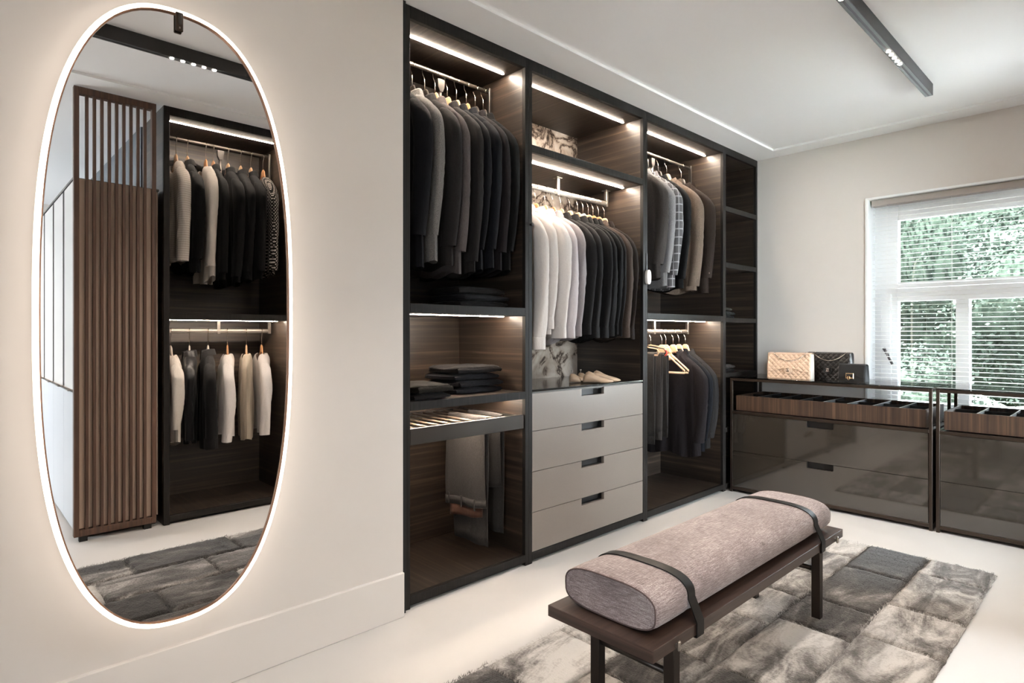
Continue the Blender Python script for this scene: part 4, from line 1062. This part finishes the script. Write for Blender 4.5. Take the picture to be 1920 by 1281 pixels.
# trousers folded over a bar: two hanging flaps joined over the top
def trousers(x, yc, zt, w, d1, d2, fab, label, group, seed, rz=0.0, gapx=.007, waist=True):
    rnd = random.Random(seed); ph = [rnd.uniform(0, 6.28) for _ in range(4)]
    t = thing('trousers', (x, yc, zt), label, 'trousers', group, rz)
    q = MB(); rows = []
    prof = [(-1, k) for k in [1, .9, .8, .7, .6, .5, .4, .3, .2, .1, .04]] + [(0, 0)] + [(1, k) for k in [.04, .1, .2, .3, .4, .5, .6, .7, .8, .9, 1]]
    R0 = .0055 + .0052
    def section(cx, cz, nx, nz, th_, side, k):
        out = []
        for i in range(29):
            c, s_ = math.cos(2*PI*i/28), math.sin(2*PI*i/28)
            wy = w/2*(1 + (.10 if side < 0 else -.08)*k); y = wy*math.copysign(abs(c)**.6, c)
            e = th_*s_*(1 + .3*math.sin(6*c + ph[0])*k)
            wob = k*(.005*math.sin(3.5*c*2 + ph[1] + 2*k) + .003*math.sin(9*k + ph[2]))
            out.append((cx + nx*e + wob, y, cz + nz*e + (-.018*c*k if side < 0 else .0)))
        return out
    def ring(side, k, th_):
        d = d1 if side < 0 else d2
        return section(side*(R0 + gapx*smooth(k*3)), -d*k, side, 0, th_, side, k)
    for side, dd in ((-1, d1), (1, d2)):
        arch = [section(side*R0*math.sin(a_), R0*math.cos(a_), side*math.sin(a_), math.cos(a_), .0052, side, 0) for a_ in (0, PI/6, PI/3)]
        q = MB(); q.loft(arch + [ring(side, k, .0052 + .0035*smooth(k*3)) for k in [0, .03, .08, .16, .25, .35, .45, .55, .65, .75, .85, .93, 1]])
        build('trouser_legs' if side > 0 else 'trouser_seat', q, FB[fab], t, True, world=False)
    if waist:
        q = MB(); q.loft([[(px*1.0 - .0015*(1 if px < -gapx else -1), py*1.012, pz) for px, py, pz in ring(-1, k, .0102)] for k in (1.01, .915)])
        build('waistband', q, FB[fab], t, True, world=False)
        for yy in (-w*.3, w*.05, w*.38):
            build('belt_loop', bx((-R0 - gapx - .015, yy - .004, -d1*1.01 - .008), (-R0 - gapx - .008, yy + .004, -d1*.90), .001), FB[fab], t, world=False)
        q = MB(); q.loft([[(px*.85, py*.8, pz) for px, py, pz in ring(-1, k, .007)] for k in (.97, 1.09, 1.13)])
        build('lining', q, FB['lining'], t, True, world=False)
    return t
trousers(RODX[6], 2.36, .760, .30, .44, .63, 'trouser', 'grey flannel trousers folded with rust lining showing on the rack', 'trousers on the pull-out rack', 5)
trousers(RODX[8], 2.38, .760, .27, .37, .60, 'trouser2', 'darker grey trousers beside the flannel ones on the rack', 'trousers on the pull-out rack', 6, waist=False)
for x, fb, lb, d1, hl in ((3.50, 'trouser2', 'dark grey trousers hung nearest the drawers on the lower rail', .56, 'clip hanger of the trousers nearest the drawers'), (3.585, 'taupegrey', 'taupe trousers hung next to the empty wooden hangers', .54, 'black clip hanger next to the empty wooden hangers'), (3.66, 'trouser2', 'slate trousers hung behind the taupe pair', .53, 'pale clip hanger behind the taupe trousers')):
    trousers(x, RY, RZ3 - .157 - .0055, .28, d1, d1 + .05, fb, lb, 'trousers on the lower rail', int(x*100), waist=False)
    t = thing('trouser_hanger', (x, RY, RZ3 - .0055), hl, 'hanger', 'trouser hangers on the lower rail', R_)
    child('hook', make_hanger('plain')[0], t)
    q = MB(); q.tube([(-.16, 0, -.155), (-.17, 0, -.135), (-.155, 0, -.115), (0, 0, -.092), (.155, 0, -.115), (.17, 0, -.135), (.16, 0, -.155)], .004, 6).tube([(-.16, 0, -.157), (.16, 0, -.157)], .0055, 8)
    build('hanger_frame', q, M['black'] if '585' in str(x) else M['hangwood'], t, True, world=False)
    if x == 3.585: build('red_clip', MB().tube([(.165, 0, -.12), (.178, 0, -.13), (.178, 0, -.15), (.165, 0, -.163)], .006, 6), M['red'], t, True, world=False)

# ------------------------------------------------------------------ folded knitwear
def folded(loc, wx, wy, hgt, fab, label, group, seed, rz=0.0):
    rnd = random.Random(seed); nA, nB = 40, 14
    q = MB(); rings = []
    for j in range(nB + 1):
        p = -PI/2 + PI*j/nB
        cp, sp = math.copysign(abs(math.cos(p))**.45, 1), math.copysign(abs(math.sin(p))**.55, math.sin(p))
        gro = 1 - .05*math.exp(-(p/.22)**2)
        ring = []
        for i in range(nA):
            a = 2*PI*i/nA; c, s_ = math.cos(a), math.sin(a)
            x = wx/2*cp*gro*math.copysign(abs(c)**.45, c); y = wy/2*cp*gro*math.copysign(abs(s_)**.45, s_)
            n_ = noise.noise(Vector((x*9 + seed, y*9, sp)))
            zz = hgt/2 + hgt/2*sp + (-hgt*.22*abs(n_) if sp > 0 else 0)
            zz -= (.12*hgt*smooth((abs(x)/(wx/2) - .6)/.4) if sp > 0 else 0)
            ring.append((x + .006*n_, y + .006*noise.noise(Vector((x*13, y*13 + seed, 2))), max(0.0005, zz)))
        rings.append(ring)
    q.loft(rings)
    t = thing('folded_sweater', loc, label, 'sweater', group, rz)
    build('folded_body', q, FB[fab], t, True, world=False)
    # sleeve or hem edge tucked over the fold
    q = MB(); P = []
    for i in range(13):
        u = -1 + i/6
        P.append([(u*wx*.40, -wy/2*(.98) - .004 + .002*math.sin(i*2 + seed), hgt*(.16 + .05*math.sin(i + seed))), (u*wx*.41, -wy/2*1.0 - .006, hgt*(.42 + .04*math.sin(i*1.3))), (u*wx*.40, -wy/2*.96, hgt*(.70 + .05*math.cos(i + seed)))])
    q.grid(P); build('fold_edge', q, FB[fab], t, True, world=False)
    return t
def stack(x, y, z, items, group, rz=0):
    for k, (wx, wy, hgt, fab, lab) in enumerate(items):
        folded((x + .008*math.sin(k*2.3), y + .006*math.cos(k*3.1), z), wx, wy, hgt, fab, lab, group, k*7 + int(x*50), rz + .04*math.sin(k*1.9)); z += hgt*.93
stack(1.93, 2.40, .888, [(.36, .28, .034, 'knit4', 'black knit sweater, bottom of the tall knit stack'), (.35, .27, .036, 'knit4', 'slate blue knit sweater, lower middle of the tall stack'), (.34, .27, .034, 'knit4', 'slate knit sweater, upper middle of the tall stack'), (.34, .26, .042, 'knit', 'dark brown sweater topping the tall knit stack')], 'knits on the trouser rack shelf')
stack(1.585, 2.31, .888, [(.24, .26, .030, 'knit', 'brown sweater under the olive one by the frame'), (.24, .26, .044, 'knit2', 'olive brown sweater lying on the low stack by the frame')], 'knits on the trouser rack shelf')
stack(1.945, 2.38, 1.313, [(.38, .28, .034, 'knit', 'dark sweater, bottom of the shadowed stack under the suits'), (.37, .27, .034, 'knit4', 'dark sweater, middle of the shadowed stack under the suits'), (.36, .27, .04, 'knit', 'dark cable sweater topping the shadowed stack under the suits')], 'knits under the suits')
stack(4.42, 2.33, 1.304, [(.20, .24, .022, 'knit4', 'dark folded knit at the bottom of the corner shelf pair'), (.19, .23, .035, 'knit3', 'green grey knit in the middle of the corner shelf pile'), (.18, .22, .035, 'knit2', 'dark knit topping the corner shelf pile')], 'knits on the corner shelves')
stack(4.42, 2.33, .886, [(.22, .24, .030, 'knit', 'brown folded shirt, lower one on the lowest corner shelf'), (.20, .23, .032, 'taupegrey', 'taupe folded shirt, upper one on the lowest corner shelf')], 'knits on the corner shelves')

# ------------------------------------------------------------------ wooden shoe trees on the drawer counter
M['last'] = noisemat('beech_last', (10, 60, 60), [(.3, (.42, .29, .19)), (.7, (.52, .38, .27))], .45)
def shoetree(loc, rz, label):
    t = thing('shoe_tree', loc, label, 'shoe tree', 'pair of wooden shoe trees', rz)
    q = MB(); rings = []
    for k, w_, h0, h1 in ((0, .022, .002, .030), (.04, .030, .001, .046), (.10, .034, .001, .062), (.18, .036, .001, .070), (.30, .038, .001, .062), (.45, .041, .001, .047), (.60, .042, .001, .037), (.75, .039, .002, .030), (.88, .031, .004, .024), (.96, .018, .006, .018), (1, .006, .009, .013)):
        x = .085 + .175*k
        rings.append([(x, w_*math.copysign(abs(math.cos(2*PI*a/16))**.85, math.cos(2*PI*a/16)), (h0 + h1)/2 + (h1 - h0)/2*math.copysign(abs(math.sin(2*PI*a/16))**.8, math.sin(2*PI*a/16))) for a in range(16)])
    q.loft(rings); build('forepart', q, M['last'], t, True, world=False)
    q = MB(); rings = []
    for k, w_, h1 in ((0, .004, .030), (.05, .016, .046), (.2, .026, .054), (.5, .029, .050), (.85, .026, .036), (1, .018, .026)):
        rings.append([(.002 + .068*k, w_*math.cos(2*PI*a/14), .001 + h1/2 + h1/2*math.copysign(abs(math.sin(2*PI*a/14))**.75, math.sin(2*PI*a/14))) for a in range(14)])
    q.loft(rings); build('heel', q, M['last'], t, True, world=False)
    build('spring_bar', bx((.06, -.011, .012), (.10, .011, .034), .003), M['hangwood'], t, world=False)
    q = MB(); q.tube([(.022, 0, .05), (.020, 0, .068)], .0025, 6).tube([(.020, 0, .068), (.020, 0, .0735)], .006, 10)
    build('knob', q, M['steel'], t, True, world=False)
shoetree((2.690, 2.345, .893), math.radians(-53), 'wooden shoe tree lying nearest the shirts front edge')
shoetree((2.790, 2.365, .893), math.radians(-53), 'wooden shoe tree lying behind its twin, toward the side panel')

# motion sensor pill and knobs
sn = thing('door_sensor', (3.227, YW, 1.495), 'small white pill-shaped device on the wardrobe upright', 'sensor')
q = MB(); rings = []
for off, yy in ((-.004, YW + .001), (0, YW - .004), (0, YW - .020), (-.004, YW - .024)):
    rings.append([(3.227 + (.0215 + off)*math.copysign(abs(math.cos(2*PI*a/28))**.75, math.cos(2*PI*a/28)), yy, 1.540 + (.046 + off)*math.copysign(abs(math.sin(2*PI*a/28))**.75, math.sin(2*PI*a/28))) for a in range(28)])
q.loft(rings); build('shell', q, M['plastic'], sn, True); ang(bpy.data.objects[-1] if False else sn.children[0], .7)
build('face_inset', MB().loft([[(3.227 + .013*math.copysign(abs(math.cos(2*PI*a/24))**.75, math.cos(2*PI*a/24)), yy, 1.540 + .035*math.copysign(abs(math.sin(2*PI*a/24))**.75, math.sin(2*PI*a/24))) for a in range(24)] for yy in (YW - .023, YW - .0255)]), M['plastic'], sn)
build('strap', bx((3.221, YW - .004, 1.585), (3.233, YW + .001, 1.69), .001), M['black'], sn)
kb = thing('edge_knob', (2.186, YW, 1.742), 'tiny black knob on the upright beside the white shirts', 'knob')
build('knob_body', MB().tube([(2.186, YW + .001, 1.742), (2.186, YW - .008, 1.742), (2.186, YW - .014, 1.742)], [.007, .007, .010], 12), M['black'], kb, True)

# ------------------------------------------------------------------ handbags
def leather(name, c, rough=.4): return noisemat(name, (1, 1, 1), [(.3, tuple(x*.93 for x in c)), (.7, c)], rough, nscale=300, bump=.06, bdist=.0004)
M['beige'] = leather('beige_quilted_leather', (.66, .47, .34), .42); M['beige_side'] = leather('pale_side_leather', (.74, .67, .60), .45)
M['blackl'] = leather('black_quilted_leather', (.017, .014, .013), .32); M['suede'] = mat('black_suede', (.008, .008, .009), .8)
M['gold'] = mat('gold_metal', (.72, .50, .30), .25, 1); M['silverbuckle'] = mat('champagne_metal', (.75, .66, .58), .22, 1)
def quilt(u, v, n):  # u, v in metres
    a = (u + v)*n; b = (u - v)*n
    return (abs(math.sin(PI*a))*abs(math.sin(PI*b)))**.45
def flapbag(loc, rz, W_, H_, Dp, mf, ms, metal, label, name='quilted_handbag', quilted=True, chain=True, logo=True):
    """front = -y; base centre at origin"""
    t = thing(name, loc, label, 'handbag', 'handbags on the counter', rz)
    NXq, NZq = 110, 66
    def frontgrid(z0, z1, y0f, lo=None, x0=-W_/2, x1=W_/2, nx=NXq, nz=NZq, q_amp=.0050):
        P = []
        for j in range(nz + 1):
            row = []
            for i in range(nx + 1):
                x = x0 + (x1 - x0)*i/nx; zb = lo(x) if lo else z0; z_ = zb + (z1 - zb)*j/nz
                qv = quilt(x, z_ - H_*.5, 29) if quilted else .5
                ed = min(1, min(x - x0, x1 - x)/.010 + .15)
                row.append((x, y0f(z_) - q_amp*qv*ed + .004*(1 - ed)**2, z_))
            P.append(row)
        return P
    bodyf = lambda z_: -Dp/2*(1 - .38*(z_/H_)**1.5)
    # body: front, back, sides
    q = MB(); q.grid(frontgrid(.0, H_*.97, bodyf))
    build('front_panel', q, mf, t, True, world=False)
    q = MB(); P = frontgrid(.0, H_*.97, bodyf); q.grid([[(x, -y, zz) for x, y, zz in r] for r in P]); build('back_panel', q, mf, t, True, world=False)
    for s_ in (-1, 1):
        q = MB(); P = []
        for j in range(13):
            z_ = H_*.97*j/12; d = -bodyf(z_)
            P.append([(s_*(W_/2 - .001 - (.018*(z_/H_) if k in (2,) else .006*(z_/H_) if k in (1, 3) else 0)), -d + 2*d*k/4, z_) for k in range(5)])
        q.grid(P); build('side_gusset', q, ms, t, True, world=False)
    q = MB(); q.box((-W_/2 + .003, -Dp/2 + .003, 0), (W_/2 - .003, Dp/2 - .003, .006), .002); build('base', q, mf, t, world=False)
    # flap: over the top and down the front to a shaped lower edge
    zl = H_*.36
    lo = lambda x: zl - .006 + .016*math.cos(min(PI, abs(x)/(W_/2)*PI*1.05)) - .012*(abs(x)/(W_/2))**6*(-1)
    fl_ = lambda z_: bodyf(z_) - .006
    P = frontgrid(zl, H_*.985, fl_, lo)
    topd = -bodyf(H_)
    NXr = len(P[0])
    for k in range(1, 9):
        a = k/8
        P.append([(p[0], (fl_(H_*.985)) + (topd - fl_(H_*.985))*a, H_*.985 + .010*math.sin(PI*a) - .004*a) for p in P[NZq]])
    q = MB(); q.grid(P); fo = build('flap', q, mf, t, True, world=False)
    sol = fo.modifiers.new('thick', 'SOLIDIFY'); sol.thickness = .003; sol.offset = -1
    yc = fl_(zl) - .005
    if logo:
        # rounded clasp plate of the same leather with two interlocking rings cut open (CC)
        q = MB(); hw, hh = .026, .036
        poly = [(-hw, .012), (-hw, -hh*.35), (-hw*.8, -hh*.75), (-hw*.4, -hh), (hw*.4, -hh), (hw*.8, -hh*.75), (hw, -hh*.35), (hw, .012)]
        q.prism([(x, zl + .006 + z_) for x, z_ in poly], 'y', yc - .004, yc + .006)
        build('clasp_tab', q, mf, t, world=False)
        q = MB()
        for s_ in (-1, 1):
            pts = []
            for a in range(50, 311, 20):
                tt = math.radians(a); pts.append((s_*(.0050 + .0110*math.cos(tt)), yc - .0055, zl - .003 + .0110*math.sin(tt)))
            q.tube(pts, .0019, 6)
        build('clasp_emblem', q, metal, t, True, world=False)
    else:
        q = MB(); q.box((-.034, yc - .004, .018), (.018, yc + .008, .056), .002); build('clasp_plate', q, metal, t, world=False)
        q = MB(); q.box((-.028, yc - .0055, .026), (.012, yc - .003, .050), .001); build('plate_inset', q, mf, t, world=False)
        q = MB(); q.tube([(-.018, yc - .007, .034), (-.018, yc - .009, .016), (-.011, yc - .009, .010), (-.004, yc - .009, .016), (-.004, yc - .007, .034), (-.018, yc - .007, .034)], .003, 6); build('padlock', q, metal, t, True, world=False)
    # chain strap draped over the flap
    if chain:
        q = MB(); n = 46
        for i in range(n):
            k = i/(n - 1); x = -W_*.34 + W_*.72*k; sagz = 4*k*(1 - k)*.050
            z_ = H_*.985 - sagz - .002; y = fl_(min(z_, H_*.97)) - .0065
            dx = .0032
            pts = []
            for a in range(7):
                tt = 2*PI*a/6; pts.append((x + dx*math.cos(tt), y - .0005 + (.002*math.sin(tt) if i % 2 else 0), z_ + (.0028*math.sin(tt) if i % 2 == 0 else .001*math.sin(tt))))
            q.tube(pts, .0011, 5, False)
        o = build('chain_strap', q, metal, t, True, world=False)
        q = MB(); q.tube([(-W_*.34 + W_*.72*k/20, fl_(min(H_*.985 - 4*(k/20)*(1 - k/20)*.050 - .002, H_*.97)) - .006, H_*.985 - 4*(k/20)*(1 - k/20)*.050 - .002) for k in range(21)], .0014, 5)
        build('chain_leather', q, M['blackl'], t, True, world=False)
        for x in (-W_*.34, W_*.38):
            q = MB(); q.loft([[(x + .006*math.cos(a*PI/5), -topd*.55 + .006*math.sin(a*PI/5), zz) for a in range(10)] for zz in (H_*.985, H_*.985 + .0095)]); build('eyelet', q, metal, t, world=False)
    return t
flapbag((4.475, 1.770, .860), -PI/2 + .06, .300, .182, .095, M['beige'], M['beige_side'], M['silverbuckle'], 'beige quilted flap bag with chain strap on the glass counter')
flapbag((4.640, 1.555, .860), -PI/2 - .02, .290, .186, .090, M['blackl'], M['blackl'], M['silverbuckle'], 'black quilted flap bag behind the beige one')
flapbag((4.500, 1.360, .860), -PI/2 - .10, .172, .112, .070, M['suede'], M['suede'], M['gold'], 'small black suede bag with gold plate clasp', name='clutch_bag', quilted=False, chain=False, logo=False)
for o in bpy.data.objects:
    if '_o' in o.keys(): del o['_o']
